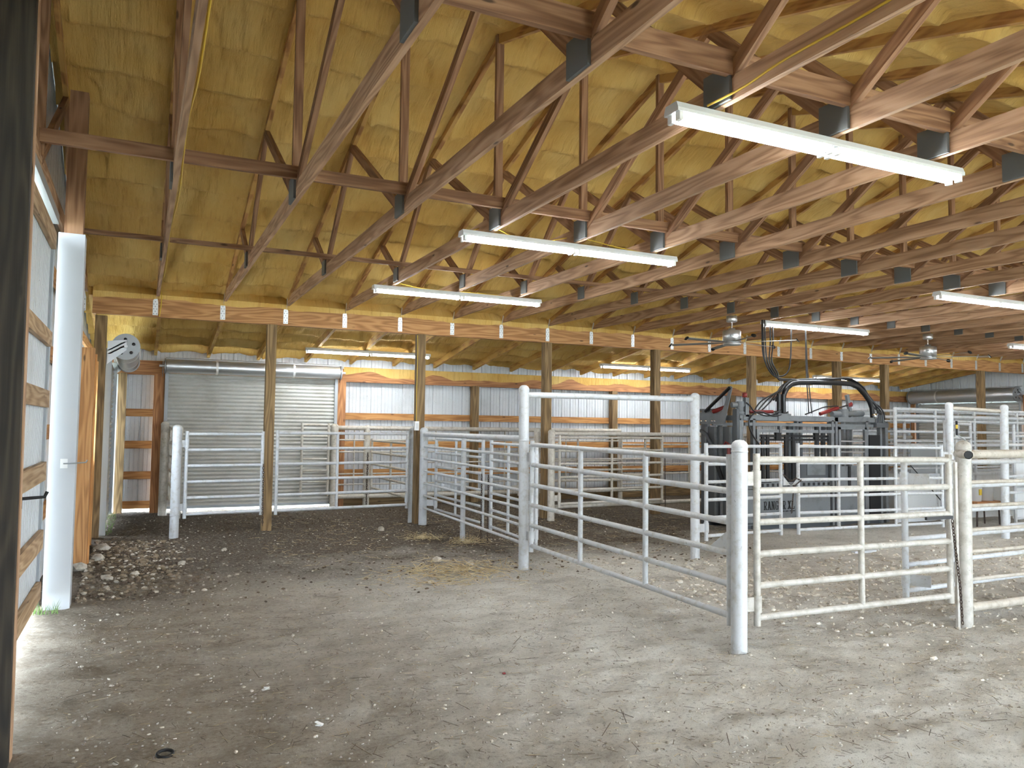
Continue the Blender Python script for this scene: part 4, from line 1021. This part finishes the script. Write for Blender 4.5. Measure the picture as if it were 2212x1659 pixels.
RK = [(.49, 9.60, .05, 'pale rock lying alone on the dark dirt before the roll-door pipe post'), (1.02, 10.44, .04, 'small tan rock farther back on the dark dirt'), (-.37, 10.17, .08, 'large pale rock at the foot of the orange-brown post'),
      (-.50, 9.5, .09, 'big grey rock wedged between the clad post and the orange-brown post'), (-.23, 8.82, .055, 'whitish rock in the gravel in front of the orange-brown post'), (.01, 8.98, .05, 'whitish rock on the outer edge of the gravel bank'),
      (3.2, 8.7, .06, 'flat grey rock on top of the straw'), (3.5, 8.4, .045, 'dark clod-like rock right of the straw'), (3.4, 11.7, .07, 'grey rock near the white post by the outlet-box post'), (-.36, 11.1, .08, 'tan rock high on the gravel bank near the window')]
for x, y, r_, lab in RK:
    rnd = random.Random(int(x*100)); m = MB(); pts, F = stone_mesh((x, y, fz1(x, y)+r_*.3), r_*1.1, rnd, .75); m.v += pts
    for f in F: m.face(list(f))
    tag(m.build('rock', 'stone', None, (x, y, 0)), lab, 'rock', 'loose rocks')
m = MB(); m.path([(.17+.036*math.cos(a), 4.20+.03*math.sin(a), fz1(.17, 4.20)+.012+.006*math.sin(a)) for a in np.linspace(0, 2*PI, 17)], .008, 8, caps=False)
tag(m.build('rubber_ring', 'rubber', None, (.17, 4.20, 0)), 'small black rubber ring lying on the dirt at the lower left', 'ring')
for x, y, lab in ((.75, 4.98, 'crumpled white paper scrap left of centre on the dirt'), (.91, 4.21, 'white paper scrap with a grey edge low in the picture')):
    m = MB(); rnd = random.Random(int(y*10)); z = fz1(x, y)+.006
    for i in range(3):
        a = rnd.uniform(0, PI); d = Vector((math.cos(a), math.sin(a), rnd.uniform(-.2, .4)))*.022
        m.beam(Vector((x, y, z+.006*i))-d, Vector((x, y, z+.006*i))+d, .02, .003)
    tag(m.build('paper_scrap', 'white', None, (x, y, 0)), lab, 'paper scrap', 'paper scraps')
o = MB().lathe([(0, .008), (.011, .008), (.013, 0), (0, 0)], (2.18, 4.64, fz1(2.18, 4.64)+.003), 12).build('bottle_cap', 'red', None, (2.18, 4.64, 0)); tag(o, 'tiny red cap on the pale dirt in front of the gate', 'cap')
o = MB().box(8.5, 8.95, 7.35, 7.41, .0, .03).build('board_scrap', 'siding', None, (8.7, 7.38, 0)); tag(o, 'short white board scrap on the dirt under the chute-side gate', 'board')

# ------------------------------------------------------------------ light, sky, camera
W = bpy.data.worlds.new('sky'); S.world = W; W.use_nodes = True
bg = W.node_tree.nodes['Background']; bg.inputs[0].default_value = (.76, .88, 1., 1); bg.inputs[1].default_value = 14.
sun = bpy.data.lights.new('sun', 'SUN'); sun.energy = 5.; sun.angle = .02; sun.color = (1, .96, .9)
so = bpy.data.objects.new('sun', sun); COL.objects.link(so); so.rotation_euler = Vector((-.25, -.30, .92)).to_track_quat('Z', 'Y').to_euler()

cam = bpy.data.cameras.new('camera'); co = bpy.data.objects.new('camera', cam); COL.objects.link(co)
cam.sensor_fit = 'HORIZONTAL'; cam.sensor_width = 36.; cam.lens = 36.*1685.6/2212; cam.clip_start = .05; cam.clip_end = 200
y_, p_, r_ = (math.radians(a) for a in (25.501, 3.207, .686))
fw = Vector((math.sin(y_)*math.cos(p_), math.cos(y_)*math.cos(p_), math.sin(p_)))
rt = Vector((math.cos(y_), -math.sin(y_), 0)); up = rt.cross(fw)
r2 = rt*math.cos(r_)+up*math.sin(r_); u2 = up*math.cos(r_)-rt*math.sin(r_)
mt = Matrix((r2, u2, -fw)).transposed().to_4x4(); mt.translation = Vector((0, 0, 1.593))
co.matrix_world = mt
S.camera = co
S.view_settings.view_transform = 'Standard'; S.view_settings.look = 'None'
S.view_settings.exposure = .44; S.view_settings.gamma = 1.; S.view_settings.use_curve_mapping = False
S.cycles.use_denoising = True
S.cycles.max_bounces = 6; S.cycles.diffuse_bounces = 4; S.cycles.glossy_bounces = 3; S.cycles.transmission_bounces = 2
S.cycles.use_adaptive_sampling = True; S.cycles.adaptive_threshold = .3; S.cycles.adaptive_min_samples = 16
S.cycles.caustics_reflective = False; S.cycles.caustics_refractive = False
S.cycles.sample_clamp_indirect = 8.
